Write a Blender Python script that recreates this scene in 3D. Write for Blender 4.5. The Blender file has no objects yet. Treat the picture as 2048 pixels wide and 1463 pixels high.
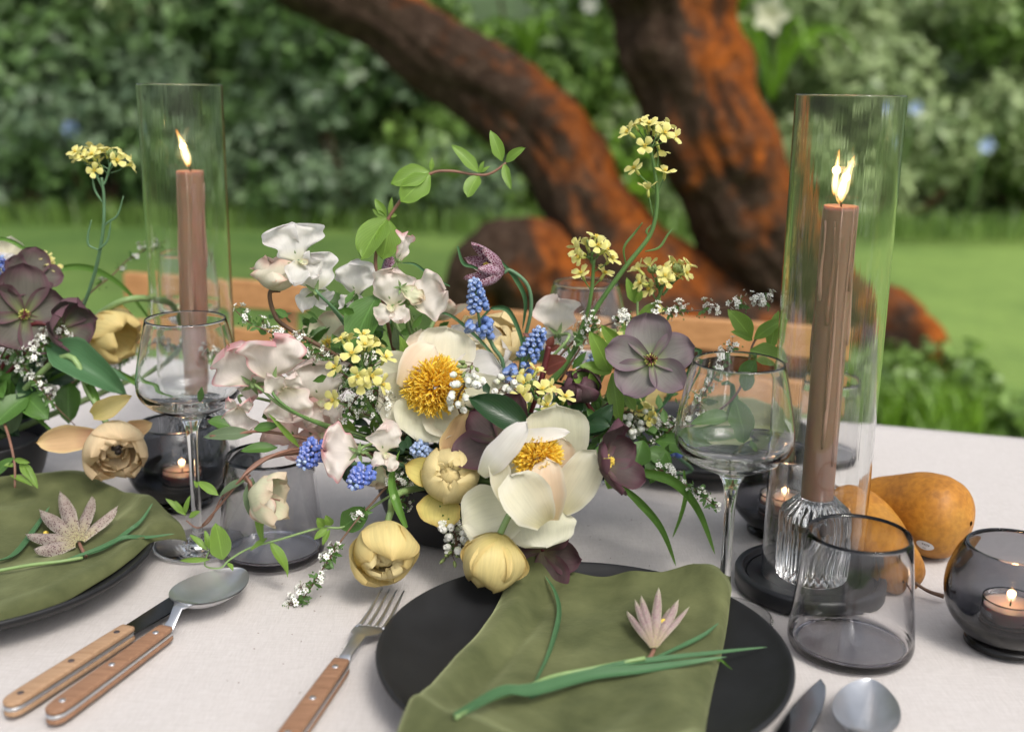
import bpy, math, random
import numpy as np
from mathutils import Vector as V, Matrix
random.seed(7); rng = np.random.default_rng(7)
S = bpy.context.scene
COL = S.collection
# ------------------------------------------------------------------ camera
F = 2256.0
EYE = V((0.0, 0.0, 1.14)); TZ = 0.75
cam = bpy.data.cameras.new("camera"); cam.sensor_width = 36; cam.lens = F / 2048 * 36
cam.clip_start = 0.02; cam.clip_end = 500
cam.dof.use_dof = True; cam.dof.focus_distance = 0.885; cam.dof.aperture_fstop = 3.7; cam.dof.aperture_blades = 9
camo = bpy.data.objects.new("camera", cam); COL.objects.link(camo); S.camera = camo
RM = Matrix.Rotation(math.radians(76), 3, 'X') @ Matrix.Rotation(math.radians(0.8), 3, 'Z')
camo.matrix_world = Matrix.Translation(EYE) @ RM.to_4x4()
# ------------------------------------------------------------------ world, sun
W = bpy.data.worlds.new("World"); S.world = W; W.use_nodes = True
nt = W.node_tree; bg = nt.nodes["Background"]
sky = nt.nodes.new("ShaderNodeTexSky"); sky.sky_type = 'NISHITA'; sky.sun_disc = False
SUN_EL, SUN_AZ = math.radians(52), math.radians(150)
sky.sun_elevation = SUN_EL; sky.sun_rotation = SUN_AZ; sky.dust_density = 4.0; sky.air_density = 1.0; sky.ozone_density = 0.6
hsv = nt.nodes.new("ShaderNodeHueSaturation"); hsv.inputs['Saturation'].default_value = 0.38
nt.links.new(sky.outputs[0], hsv.inputs['Color'])
nt.links.new(hsv.outputs[0], bg.inputs[0]); bg.inputs[1].default_value = 0.14
sl = bpy.data.lights.new("sun", 'SUN'); sl.energy = 1.5; sl.angle = math.radians(18); sl.color = (1, .95, .88)
so = bpy.data.objects.new("sun", sl); COL.objects.link(so)
sd = V((math.sin(SUN_AZ) * math.cos(SUN_EL), math.cos(SUN_AZ) * math.cos(SUN_EL), math.sin(SUN_EL)))
so.rotation_euler = sd.to_track_quat('Z', 'Y').to_euler()
S.view_settings.view_transform = 'Standard'; S.view_settings.look = 'None'; S.view_settings.gamma = 1
S.view_settings.exposure = 0.55
S.cycles.max_bounces = 28; S.cycles.transmission_bounces = 28; S.cycles.transparent_max_bounces = 16
S.cycles.diffuse_bounces = 4; S.cycles.glossy_bounces = 8
S.cycles.sample_clamp_indirect = 4.0; S.cycles.use_denoising = True
# ------------------------------------------------------------------ helpers
def ray(x, y): return RM @ V(((x - 1024) / F, -(y - 731.5) / F, -1))
def P(x, y, Y):                      # the world point at distance Y in front of the viewer
    r = ray(x, y); return EYE + r * (Y / r.y)
def T(x, y, z=TZ):                   # the world point at height z
    r = ray(x, y); return EYE + r * ((z - EYE.z) / r.z)
YAW = math.radians(16.5)
TU = V((math.cos(YAW), -math.sin(YAW), 0)); TN = V((math.sin(YAW), math.cos(YAW), 0))
def ab(a, b, z): return TU * a + TN * b + V((0, 0, z))
def B(x, y, b):
    r = ray(x, y); return EYE + r * (b / r.dot(TN))
def A(p): return np.array(p, dtype=float)
def unit(v): v = A(v); return v / (np.linalg.norm(v) + 1e-12)

class G:
    def __init__(s): s.v, s.f, s.uv, s.m, s.n = [], [], [], [], 0
    def add(s, v, f, uv=None, m=0):
        v = np.asarray(v, float).reshape(-1, 3)
        if uv is None: uv = np.zeros((len(v), 2))
        s.v.append(v); s.uv.append(np.asarray(uv, float).reshape(-1, 2))
        for q in f: s.f.append(tuple(int(i) + s.n for i in q)); s.m.append(m)
        s.n += len(v); return s
    def merge(s, o, m=None):
        if o.n: 
            s.v += o.v; s.uv += o.uv
            s.f += [tuple(i + s.n for i in q) for q in o.f]; s.m += (o.m if m is None else [m] * len(o.f)); s.n += o.n
        return s
    def mesh(s, name, mats, org=(0, 0, 0), smooth=True):
        me = bpy.data.meshes.new(name)
        v = np.concatenate(s.v) - A(org)
        me.from_pydata(v.tolist(), [], s.f)
        for x in (mats if isinstance(mats, (list, tuple)) else [mats]): me.materials.append(x)
        me.polygons.foreach_set('material_index', s.m)
        me.polygons.foreach_set('use_smooth', [smooth] * len(s.f))
        uv = np.concatenate(s.uv); li = np.zeros(len(me.loops), int); me.loops.foreach_get('vertex_index', li)
        me.uv_layers.new(name='UV').data.foreach_set('uv', uv[li].ravel())
        me.update(); return me
def link(name, me, parent=None):
    o = bpy.data.objects.new(name, me); COL.objects.link(o)
    if parent is not None: o.parent = parent
    return o
def tag(o, label=None, cat=None, group=None, kind=None):
    if label: o['label'] = label
    if cat: o['category'] = cat
    if group: o['group'] = group
    if kind: o['kind'] = kind
    return o
def thing(name, loc, label, cat, group=None):
    o = bpy.data.objects.new(name, None); COL.objects.link(o); o.location = loc; o.empty_display_size = .01
    return tag(o, label, cat, group)
def part(name, g, mats, root, smooth=True, sub=None, label=None, kind=None):
    org = A(root.location)
    o = link(name, g.mesh(name, mats, org, smooth), sub or root)
    return tag(o, label=label, kind=kind)
def single(name, g, mats, label=None, cat=None, group=None, kind=None, smooth=True):
    return tag(link(name, g.mesh(name, mats, (0, 0, 0), smooth)), label, cat, group, kind)

def grid(pts, closed_u=False, flip=False):      # pts [nt, nv, 3]
    n, m = pts.shape[:2]; f = []
    for i in range(n - 1):
        for j in range(m if closed_u else m - 1):
            a, b = i * m + j, i * m + (j + 1) % m
            q = (a, b, b + m, a + m); f.append(q[::-1] if flip else q)
    uu, vv = np.meshgrid(np.linspace(0, 1, m), np.linspace(0, 1, n))
    return pts.reshape(-1, 3), f, np.stack([uu, vv], -1).reshape(-1, 2)
def spline(pts, n=8):
    p = [A(q) for q in pts]
    if len(p) < 3: return np.array([p[0] + (p[1] - p[0]) * t for t in np.linspace(0, 1, n + 1)])
    p = [2 * p[0] - p[1]] + p + [2 * p[-1] - p[-2]]; out = []
    for i in range(1, len(p) - 2):
        for k in range(n):
            t = k / n; a, b, c, d = p[i - 1:i + 3]
            out.append(.5 * ((2 * b) + (c - a) * t + (2 * a - 5 * b + 4 * c - d) * t * t + (3 * b - a - 3 * c + d) * t ** 3))
    out.append(p[-2]); return np.array(out)
def tube(g, pts, r, n=7, m=0, cap=True):
    pts = np.asarray(pts, float); k = len(pts)
    r = np.interp(np.linspace(0, 1, k), np.linspace(0, 1, len(r)), r) if hasattr(r, '__len__') else np.full(k, r)
    tg = np.gradient(pts, axis=0); tg /= np.linalg.norm(tg, axis=1)[:, None] + 1e-12
    ref = np.array([0, 0, 1.]) if abs(tg[0][2]) < .9 else np.array([1., 0, 0])
    x = unit(np.cross(tg[0], ref)); rings = []
    for i in range(k):
        x = unit(x - tg[i] * x.dot(tg[i])); y = np.cross(tg[i], x)
        th = np.arange(n) / n * 2 * np.pi
        rings.append(pts[i] + r[i] * (np.cos(th)[:, None] * x + np.sin(th)[:, None] * y))
    v, f, uv = grid(np.array(rings), True)
    if cap: f = f + [tuple(range(n))[::-1], tuple(range((k - 1) * n, k * n))]
    g.add(v, f, uv, m); return g
def lathe(g, prof, n=48, c=(0, 0, 0), m=0, axis=None, rib=None, closed=False):
    prof = np.asarray(prof, float); th = np.arange(n) / n * 2 * np.pi; rings = []
    for r, z in prof:
        rr = np.full(n, r) if rib is None else r * (1 + rib(z, th))
        rings.append(np.stack([rr * np.cos(th), rr * np.sin(th), np.full(n, z)], -1))
    pts = np.array(rings)
    if axis is not None: pts = pts @ basis(axis).T
    v, f, uv = grid(pts + A(c), True); g.add(v, f, uv, m); return g
def rnd(prof, k=5):                # smooth a profile
    p = spline([(a, 0, b) for a, b in prof], k); return [(max(0, q[0]), q[2]) for q in p]
def basis(axis, spin=0, up=None):
    z = unit(axis); ref = unit(up) if up is not None else (np.array([0, 0, 1.]) if abs(z[2]) < .95 else np.array([0, 1., 0]))
    x = unit(np.cross(ref, z)); y = np.cross(z, x)
    c, s = math.cos(spin), math.sin(spin)
    return np.stack([c * x + s * y, -s * x + c * y, z], 1)   # columns
def box(g, c, sx, sy, sz, ax=None, m=0, bev=.0015):
    b = min(bev, sx * .3, sy * .3, sz * .3); v = []; 
    Rm = np.stack([A(TU), A(TN), [0, 0, 1.]], 1) if ax is None else ax
    prof = []
    for z, i in ((-sz / 2, b), (-sz / 2 + b, 0), (sz / 2 - b, 0), (sz / 2, b)):
        x, y = sx / 2 - i, sy / 2 - i
        prof.append([(-x + b, -y, z), (x - b, -y, z), (x, -y + b, z), (x, y - b, z), (x - b, y, z), (-x + b, y, z), (-x, y - b, z), (-x, -y + b, z)])
    pts = np.array(prof) @ Rm.T + A(c); v, f, uv = grid(pts, True)
    f += [tuple(range(8))[::-1], tuple(range(24, 32))]; g.add(v, f, uv, m); return g

# ------------------------------------------------------------------ materials
def newmat(name):
    m = bpy.data.materials.new(name); m.use_nodes = True; t = m.node_tree
    return m, t, t.nodes["Principled BSDF"], t.nodes["Material Output"]
def N(t, ty, **k):
    n = t.nodes.new(ty)
    for a, b in k.items():
        if a.startswith('i_'):
            key = a[2:].replace('_', ' '); n.inputs[int(key) if key.isdigit() else key].default_value = b
        else: setattr(n, a, b)
    return n
def ramp(t, fac, stops):
    r = N(t, "ShaderNodeValToRGB"); e = r.color_ramp.elements
    while len(e) < len(stops): e.new(.5)
    for q, (p, c) in zip(e, stops): q.position = p; q.color = (*c, 1) if len(c) == 3 else c
    t.links.new(fac, r.inputs[0]); return r.outputs[0]
def noise(t, sc, det=3, vec=None, rough=.5, dist=0):
    n = N(t, "ShaderNodeTexNoise"); n.inputs['Scale'].default_value = sc; n.inputs['Detail'].default_value = det
    n.inputs['Roughness'].default_value = rough; n.inputs['Distortion'].default_value = dist
    if vec is not None: t.links.new(vec, n.inputs['Vector'])
    return n.outputs[0]
def mth(t, op, a, b=None, clamp=False):
    n = N(t, "ShaderNodeMath", operation=op); n.use_clamp = clamp
    for i, x in enumerate((a, b)):
        if x is None: continue
        if isinstance(x, (int, float)): n.inputs[i].default_value = x
        else: t.links.new(x, n.inputs[i])
    return n.outputs[0]
def mixc(t, fac, a, b, bt='MIX'):
    n = N(t, "ShaderNodeMix", data_type='RGBA', blend_type=bt)
    for i, x in ((0, fac), (6, a), (7, b)):
        if isinstance(x, (int, float)): n.inputs[i].default_value = x
        elif isinstance(x, tuple): n.inputs[i].default_value = (*x, 1)
        else: t.links.new(x, n.inputs[i])
    return n.outputs[2]
def bump(t, bs, h, s=.3, d=.001):
    b = N(t, "ShaderNodeBump"); b.inputs['Strength'].default_value = s; b.inputs['Distance'].default_value = d
    t.links.new(h, b.inputs['Height']); t.links.new(b.outputs[0], bs.inputs['Normal']); return b.outputs[0]
def coord(t, k='Object'): return N(t, "ShaderNodeTexCoord").outputs[k]
def scaled(t, vec, s):
    n = N(t, "ShaderNodeMapping"); n.inputs['Scale'].default_value = s; t.links.new(vec, n.inputs[0]); return n.outputs[0]
def plain(name, c, rough=.5, metal=0, var=.12, sc=60, bmp=0, c2=None, **k):
    m, t, b, o = newmat(name); co = coord(t)
    f = noise(t, sc, 4, co); c2 = c2 or tuple(x * (1 - var * 2) for x in c)
    r = ramp(t, f, [(.3, c2), (.7, c)]); t.links.new(r, b.inputs['Base Color'])
    b.inputs['Roughness'].default_value = rough; b.inputs['Metallic'].default_value = metal
    if bmp: bump(t, b, noise(t, sc * 4, 4, co), bmp, .001)
    for a, x in k.items(): b.inputs[a.replace('_', ' ')].default_value = x
    return m
def thinmat(name, base, mid, edge, tr=.35, streak=.12, vein=0, rough=.5, edgew=.25, veinc=None, bmp=.25, speck=None):
    """petals and leaves: colour by the blade's own length and width, fine streaks or veins, some light shining through"""
    m, t, b, o = newmat(name)
    uv = coord(t, 'UV'); sp = N(t, "ShaderNodeSeparateXYZ"); t.links.new(uv, sp.inputs[0]); u, v = sp.outputs[0], sp.outputs[1]
    c = ramp(t, v, [(0.02, base), (.38, mid), (1, mid)])
    off = mth(t, 'ABSOLUTE', mth(t, 'SUBTRACT', u, .5))
    e = mth(t, 'MAXIMUM', mth(t, 'MULTIPLY', off, 2), v)
    nz = noise(t, 5, 3, scaled(t, uv, (1, 1, 1)))
    e = mth(t, 'ADD', e, mth(t, 'MULTIPLY', mth(t, 'SUBTRACT', nz, .5), .25))
    mr = N(t, "ShaderNodeMapRange"); mr.inputs[1].default_value = 1 - edgew; mr.inputs[2].default_value = 1.0; t.links.new(e, mr.inputs[0])
    c = mixc(t, mr.outputs[0], c, edge)
    st = noise(t, 1, 4, scaled(t, uv, (26, 2.2, 1)), .6)
    c = mixc(t, streak, c, ramp(t, st, [(.3, (.25, .25, .25)), (.7, (1, 1, 1))]), 'MULTIPLY')
    obn = noise(t, 35, 3, coord(t, 'Object'))
    c = mixc(t, .35, c, ramp(t, obn, [(.25, (.62, .62, .62)), (.75, (1.0, 1.0, 1.0))]), 'MULTIPLY')
    h = st
    if vein:
        a = mth(t, 'MULTIPLY', off, 1.6); w = mth(t, 'SINE', mth(t, 'MULTIPLY', mth(t, 'SUBTRACT', v, a), 46.0))
        w = mth(t, 'POWER', mth(t, 'ADD', mth(t, 'MULTIPLY', w, .5), .5), 9)
        midl = mth(t, 'LESS_THAN', off, .022); w = mth(t, 'MAXIMUM', mth(t, 'MULTIPLY', w, .5), midl)
        c = mixc(t, mth(t, 'MULTIPLY', w, vein), c, veinc or tuple(min(1, x * 1.9 + .03) for x in mid)); h = w
    if speck:                      # chequered tepals
        dk, sc = speck[:2]
        vo = N(t, "ShaderNodeTexVoronoi", feature='DISTANCE_TO_EDGE'); vo.inputs['Scale'].default_value = 1
        t.links.new(scaled(t, uv, sc), vo.inputs['Vector'])
        if len(speck) > 2:
            vo.feature = 'F1'; q = ramp(t, vo.outputs['Distance'], [(.26, (1, 1, 1)), (.40, (0, 0, 0))])
        else: q = ramp(t, vo.outputs[0], [(.05, (0, 0, 0)), (.16, (1, 1, 1))])
        c = mixc(t, q, c, dk)
    t.links.new(c, b.inputs['Base Color']); b.inputs['Roughness'].default_value = rough; b.inputs['Specular IOR Level'].default_value = .5 if vein else .18
    bump(t, b, h, bmp, .0008)
    if tr:
        tn = N(t, "ShaderNodeBsdfTranslucent"); t.links.new(c, tn.inputs[0])
        mx = N(t, "ShaderNodeMixShader"); mx.inputs[0].default_value = tr
        t.links.new(b.outputs[0], mx.inputs[1]); t.links.new(tn.outputs[0], mx.inputs[2]); t.links.new(mx.outputs[0], o.inputs[0])
    return m
def glass(name, tint=(1, 1, 1), dens=0, rough=0, ior=1.45):
    m, t, b, o = newmat(name)
    b.inputs['Transmission Weight'].default_value = 1; b.inputs['Roughness'].default_value = rough; b.inputs['IOR'].default_value = ior
    b.inputs['Base Color'].default_value = (1, 1, 1, 1)
    if dens:
        va = N(t, "ShaderNodeVolumeAbsorption"); va.inputs[0].default_value = (*tint, 1); va.inputs[1].default_value = dens
        t.links.new(va.outputs[0], o.inputs['Volume'])
    else: b.inputs['Base Color'].default_value = (*tint, 1)
    return m
def wood(name, a, b_, scale=(4, 60, 60), rough=.5, spec=.4):
    m, t, b, o = newmat(name); co = scaled(t, coord(t), scale)
    n = noise(t, 3, 6, co, .65, .6); c = ramp(t, n, [(.25, a), (.75, b_)])
    t.links.new(c, b.inputs['Base Color']); b.inputs['Roughness'].default_value = rough; b.inputs['Specular IOR Level'].default_value = spec
    bump(t, b, n, .25, .0006); return m
M = {}
M['glass'] = glass('clear_glass', (.985, .99, .985))
M['tinted'] = glass('faintly_tinted_glass', (.96, .97, .975))
M['smoke'] = glass('smoked_glass', (.52, .49, .53), 105)
M['smoke_v'] = glass('smoked_votive_glass', (.42, .43, .47), 430)
M['smoke_dark'] = glass('dark_smoked_glass', (.36, .38, .42), 420)
M['cylinder'] = glass('drawn_cylinder_glass', (.965, .972, .965))
m_ = M['cylinder']; bump(m_.node_tree, m_.node_tree.nodes['Principled BSDF'], noise(m_.node_tree, 1, 3, scaled(m_.node_tree, coord(m_.node_tree), (200, 200, 4))), .13, .0006)
M['cut'] = glass('ribbed_glass', (.97, .975, .985), 0, .02)
M['wax'] = plain('terracotta_wax', (.40, .20, .145), .38, 0, .08, 30, .05, Subsurface_Weight=.25, Subsurface_Scale=.01)
M['wax_brown'] = plain('brown_wax', (.30, .165, .115), .4, 0, .08, 30, .05, Subsurface_Weight=.25, Subsurface_Scale=.01)
M['drip'] = plain('pale_wax_drip', (.46, .27, .21), .3, 0, .05, 30)
M['tealight'] = plain('pink_wax', (.75, .55, .48), .4, 0, .05, 30, Subsurface_Weight=.3, Subsurface_Scale=.01)
M['wick'] = plain('charred_wick', (.03, .02, .02), .8)
M['black_wood'] = plain('black_stained_wood', (.014, .015, .018), .45, 0, .2, 40, .1)
M['plate'] = plain('matte_black_stoneware', (.015, .0155, .017), .5, 0, .15, 50, .05, Specular_IOR_Level=.3)
M['bowl'] = plain('black_ceramic', (.012, .012, .014), .5, 0, .15, 50, .08)
M['steel'] = plain('brushed_steel', (.70, .71, .73), .36, 1, .05, 90, .05)
M['blade_dark_refl'] = plain('knife_steel_dark_refl', (.06, .06, .065), .12, 1, .05, 40)  # left blade: its reflection of dark surroundings is put into the base colour
M['blade'] = plain('knife_steel', (.30, .31, .33), .14, 1, .05, 40)
M['handle'] = wood('teak_handle', (.17, .085, .045), (.33, .185, .11), (14, 160, 160), .55)
M['handle_pale'] = wood('weathered_handle', (.26, .15, .08), (.43, .28, .17), (14, 160, 160), .55)
M['chair'] = wood('oiled_chair_wood', (.33, .155, .055), (.58, .31, .13), (3, 40, 40), .5)
M['stem'] = plain('green_stem', (.10, .20, .05), .5, 0, .15, 60, Subsurface_Weight=.0)
M['stem_pale'] = plain('pale_green_stem', (.22, .33, .12), .5, 0, .12, 60)
M['stem_blue'] = plain('bluish_stem', (.10, .20, .10), .5, 0, .15, 60)
M['stem_brown'] = plain('brown_stem', (.14, .075, .04), .6, 0, .2, 90, .2)
M['stem_red'] = plain('red_stem', (.12, .02, .022), .5, 0, .2, 60)
M['stem_pink'] = plain('rosy_vine_stem', (.24, .12, .08), .55, 0, .2, 60)
LF = lambda n, a, b=None, **k: thinmat(n, a, a, b or tuple(x * 1.25 for x in a), **{**dict(tr=.3, streak=.08, vein=.35, edgew=.12, rough=.42), **k})
M['leaf'] = LF('green_leaf', (.085, .19, .035))
M['leaf_lime'] = LF('lime_leaf', (.20, .34, .055), tr=.4)
M['leaf_dark'] = LF('dark_leaf', (.022, .062, .022), rough=.3, vein=.2)
M['leaf_grey'] = LF('greyish_leaf', (.13, .19, .095), rough=.55, vein=.2)
M['leaf_red'] = LF('reddish_leaf', (.16, .045, .03), (.22, .08, .03))
M['strap'] = LF('blue_green_strap_leaf', (.085, .19, .085), (.14, .26, .13), vein=0, streak=.3, tr=.2)
M['strap_g'] = LF('green_strap_leaf', (.12, .25, .045), (.18, .33, .07), vein=0, streak=.3, tr=.25)
M['sepal'] = LF('calyx_green', (.22, .32, .13), vein=0)
PT = thinmat
M['ivory'] = PT('ivory_petal', (.74, .68, .42), (.84, .80, .62), (.86, .83, .70), .4, .13)
M['ivory_g'] = PT('greenish_ivory_petal', (.62, .62, .40), (.80, .79, .60), (.82, .80, .65), .4, .13)
M['blush'] = PT('blush_inner_petal', (.76, .60, .36), (.80, .62, .45), (.82, .74, .60), .3, .08)
M['white'] = PT('white_sweet_pea_petal', (.74, .72, .52), (.88, .86, .82), (.88, .85, .84), .48, .12)
M['peach'] = PT('blush_sweet_pea_petal', (.74, .68, .46), (.90, .84, .77), (.88, .73, .68), .48, .12, edgew=.16)
M['pink'] = PT('pink_edged_petal', (.78, .70, .55), (.90, .82, .76), (.80, .40, .42), .45, .12, edgew=.14)
M['pink2'] = PT('pink_petal', (.76, .60, .50), (.84, .60, .54), (.80, .48, .45), .45, .1)
M['tulip'] = PT('yellow_tulip_petal', (.62, .52, .18), (.80, .67, .30), (.80, .62, .26), .32, .22, rough=.42)
M['tulip_in'] = PT('pale_inner_tulip_petal', (.62, .36, .10), (.84, .72, .38), (.84, .70, .36), .32, .15, rough=.42)
M['tulip_ol'] = PT('olive_tulip_petal', (.50, .45, .10), (.70, .60, .19), (.62, .46, .14), .3, .22, rough=.42)
M['tulip_pk'] = PT('peach_flushed_tulip_petal', (.45, .24, .15), (.66, .44, .24), (.76, .58, .30), .3, .2)
M['cream_t'] = PT('buff_tulip_petal', (.72, .50, .27), (.85, .70, .45), (.84, .64, .40), .36, .15)
M['butter'] = PT('butter_petal', (.72, .52, .20), (.80, .64, .32), (.82, .68, .38), .3, .1)
M['hell'] = PT('dusky_hellebore_petal', (.20, .24, .09), (.130, .118, .098), (.15, .075, .095), .22, .3, vein=0, edgew=.4)
M['hell_l'] = PT('greyed_mauve_hellebore_petal', (.32, .40, .17), (.225, .21, .195), (.215, .15, .18), .25, .25, edgew=.45)
M['hell_d'] = PT('dark_plum_hellebore_petal', (.17, .14, .08), (.095, .068, .066), (.115, .05, .066), .2, .3, edgew=.4)
M['hell_g'] = PT('green_white_hellebore_petal', (.52, .60, .32), (.66, .66, .46), (.70, .56, .42), .3, .12, edgew=.3)
M['hell_w'] = PT('white_blushed_hellebore_petal', (.58, .56, .28), (.80, .74, .60), (.74, .50, .40), .3, .12, edgew=.2)
M['frit'] = PT('chequered_purple_tepal', (.46, .30, .40), (.50, .36, .44), (.58, .46, .48), .2, .1, speck=((.13, .018, .05), (9, 17, 1)))
M['frit_p'] = PT('speckled_dusty_tepal', (.46, .42, .22), (.46, .38, .33), (.60, .54, .46), .2, .35, speck=((.10, .03, .045), (11, 26, 1), 1))
M['frit_w'] = PT('pale_pink_fritillary_tepal', (.50, .42, .24), (.50, .39, .36), (.66, .62, .46), .25, .35, speck=((.34, .20, .23), (8, 20, 1), 1))
M['yellow'] = PT('soft_yellow_petal', (.60, .55, .10), (.80, .74, .26), (.82, .77, .36), .3, .08)
M['yellow_g'] = plain('yellow_green_bud', (.42, .44, .10), .5)
M['orange'] = PT('golden_stamen', (.92, .52, .025), (.97, .68, .07), (.98, .80, .20), .35, .05)
M['anther'] = plain('yellow_anther', (.75, .55, .08), .6)
M['muscari'] = PT('blue_bell_floret', (.11, .19, .45), (.17, .26, .55), (.46, .54, .74), .15, 0, edgew=.3)
M['muscari_v'] = PT('violet_blue_floret', (.10, .15, .48), (.14, .21, .58), (.45, .48, .78), .15, 0, edgew=.3)
M['muscari_p'] = PT('pale_blue_floret', (.30, .40, .62), (.34, .45, .70), (.60, .66, .80), .15, 0, edgew=.3)
M['tiny_white'] = plain('tiny_white_petal', (.80, .80, .74), .6, 0, .04)
M['tiny_green'] = plain('tiny_green_bud', (.20, .26, .08), .6, 0, .15)
M['velvet_dark'] = plain('dark_flower_eye', (.02, .012, .01), .7)
def linen():
    m, t, b, o = newmat('linen'); co = coord(t)
    w1 = noise(t, 1, 3, scaled(t, co, (110, 1500, 50))); w2 = noise(t, 1, 3, scaled(t, co, (1500, 110, 50)))
    s = mth(t, 'ADD', w1, w2); big = noise(t, 6, 3, co)
    c = ramp(t, mth(t, 'MULTIPLY', s, .5), [(.28, (.45, .42, .40)), (.72, (.575, .545, .53))])
    c = mixc(t, .3, c, ramp(t, big, [(.3, (.86, .86, .86)), (.7, (1, 1, 1))]), 'MULTIPLY')
    t.links.new(c, b.inputs['Base Color']); b.inputs['Roughness'].default_value = .9; b.inputs['Specular IOR Level'].default_value = .15
    bump(t, b, mth(t, 'ADD', s, mth(t, 'MULTIPLY', noise(t, 14, 2, co), 2.5)), .35, .0012); return m
M['linen'] = linen()
def velvet():
    m, t, b, o = newmat('olive_velvet'); co = coord(t)
    n = noise(t, 22, 4, co, .55, .15); n2 = noise(t, 420, 3, co)
    c = ramp(t, n, [(.30, (.046, .055, .022)), (.70, (.118, .128, .056))])
    t.links.new(c, b.inputs['Base Color']); b.inputs['Roughness'].default_value = .85; b.inputs['Specular IOR Level'].default_value = .1
    b.inputs['Sheen Weight'].default_value = .5; b.inputs['Sheen Roughness'].default_value = .4; b.inputs['Sheen Tint'].default_value = (.72, .78, .42, 1)
    bump(t, b, mth(t, 'ADD', mth(t, 'MULTIPLY', n, 2), mth(t, 'MULTIPLY', n2, .25)), .35, .002); return m
M['velvet'] = velvet()
def emis(name, stops, st):
    m, t, b, o = newmat(name); t.nodes.remove(b)
    sp = N(t, "ShaderNodeSeparateXYZ"); t.links.new(coord(t, 'UV'), sp.inputs[0])
    e = N(t, "ShaderNodeEmission"); t.links.new(ramp(t, sp.outputs[1], stops), e.inputs[0]); e.inputs[1].default_value = st
    tr = N(t, 'ShaderNodeBsdfTransparent'); ad = N(t, 'ShaderNodeAddShader'); t.links.new(e.outputs[0], ad.inputs[0]); t.links.new(tr.outputs[0], ad.inputs[1]); t.links.new(ad.outputs[0], o.inputs[0]); return m
M['flame'] = emis('flame', [(0, (.45, .10, .02)), (.18, (1, .50, .12)), (.4, (1, .80, .42)), (.68, (1, .70, .28)), (.88, (1, .36, .06)), (1, (.7, .14, .02))], .42)
M['flame_core'] = emis('flame_core', [(0, (.3, .1, .05)), (.15, (1, .62, .25)), (.45, (1, .84, .50)), (.8, (1, .78, .38)), (1, (1, .5, .12))], .62)
def bark():
    m, t, b, o = newmat('bark_with_orange_algae'); co = coord(t)
    n1 = noise(t, 3.2, 7, co, .72, .6); n2 = noise(t, 16, 8, co, .75)
    c = ramp(t, n2, [(.3, (.016, .009, .006)), (.55, (.06, .038, .026)), (.75, (.15, .105, .08))])
    org = ramp(t, n2, [(.3, (.08, .02, .006)), (.7, (.46, .125, .016))])
    hz = N(t, "ShaderNodeSeparateXYZ"); t.links.new(co, hz.inputs[0])
    geo = N(t, "ShaderNodeNewGeometry"); sp = N(t, "ShaderNodeSeparateXYZ"); t.links.new(geo.outputs['Normal'], sp.inputs[0])
    fac = mth(t, 'ADD', n1, mth(t, 'SUBTRACT', mth(t, 'MULTIPLY', sp.outputs[0], .19), mth(t, 'MULTIPLY', hz.outputs[2], .035)))
    c = mixc(t, ramp(t, fac, [(.46, (0, 0, 0)), (.66, (.95, .95, .95))]), c, org)
    t.links.new(c, b.inputs['Base Color']); b.inputs['Roughness'].default_value = .9; b.inputs['Specular IOR Level'].default_value = .1
    bump(t, b, mth(t, 'ADD', n2, noise(t, 40, 5, co)), .8, .03); return m
M['bark'] = bark()
def foliage(name, dk, lt, sheen=.3):
    m, t, b, o = newmat(name); g = N(t, "ShaderNodeNewGeometry")
    n = noise(t, 1.3, 3, coord(t)); f = mth(t, 'ADD', mth(t, 'MULTIPLY', g.outputs['Random Per Island'], .6), mth(t, 'MULTIPLY', n, .55))
    c = ramp(t, f, [(.15, dk), (.85, lt)]); t.links.new(c, b.inputs['Base Color']); b.inputs['Roughness'].default_value = .38
    tn = N(t, "ShaderNodeBsdfTranslucent"); t.links.new(c, tn.inputs[0]); mx = N(t, "ShaderNodeMixShader"); mx.inputs[0].default_value = .3
    t.links.new(b.outputs[0], mx.inputs[1]); t.links.new(tn.outputs[0], mx.inputs[2]); t.links.new(mx.outputs[0], o.inputs[0]); return m
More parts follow.
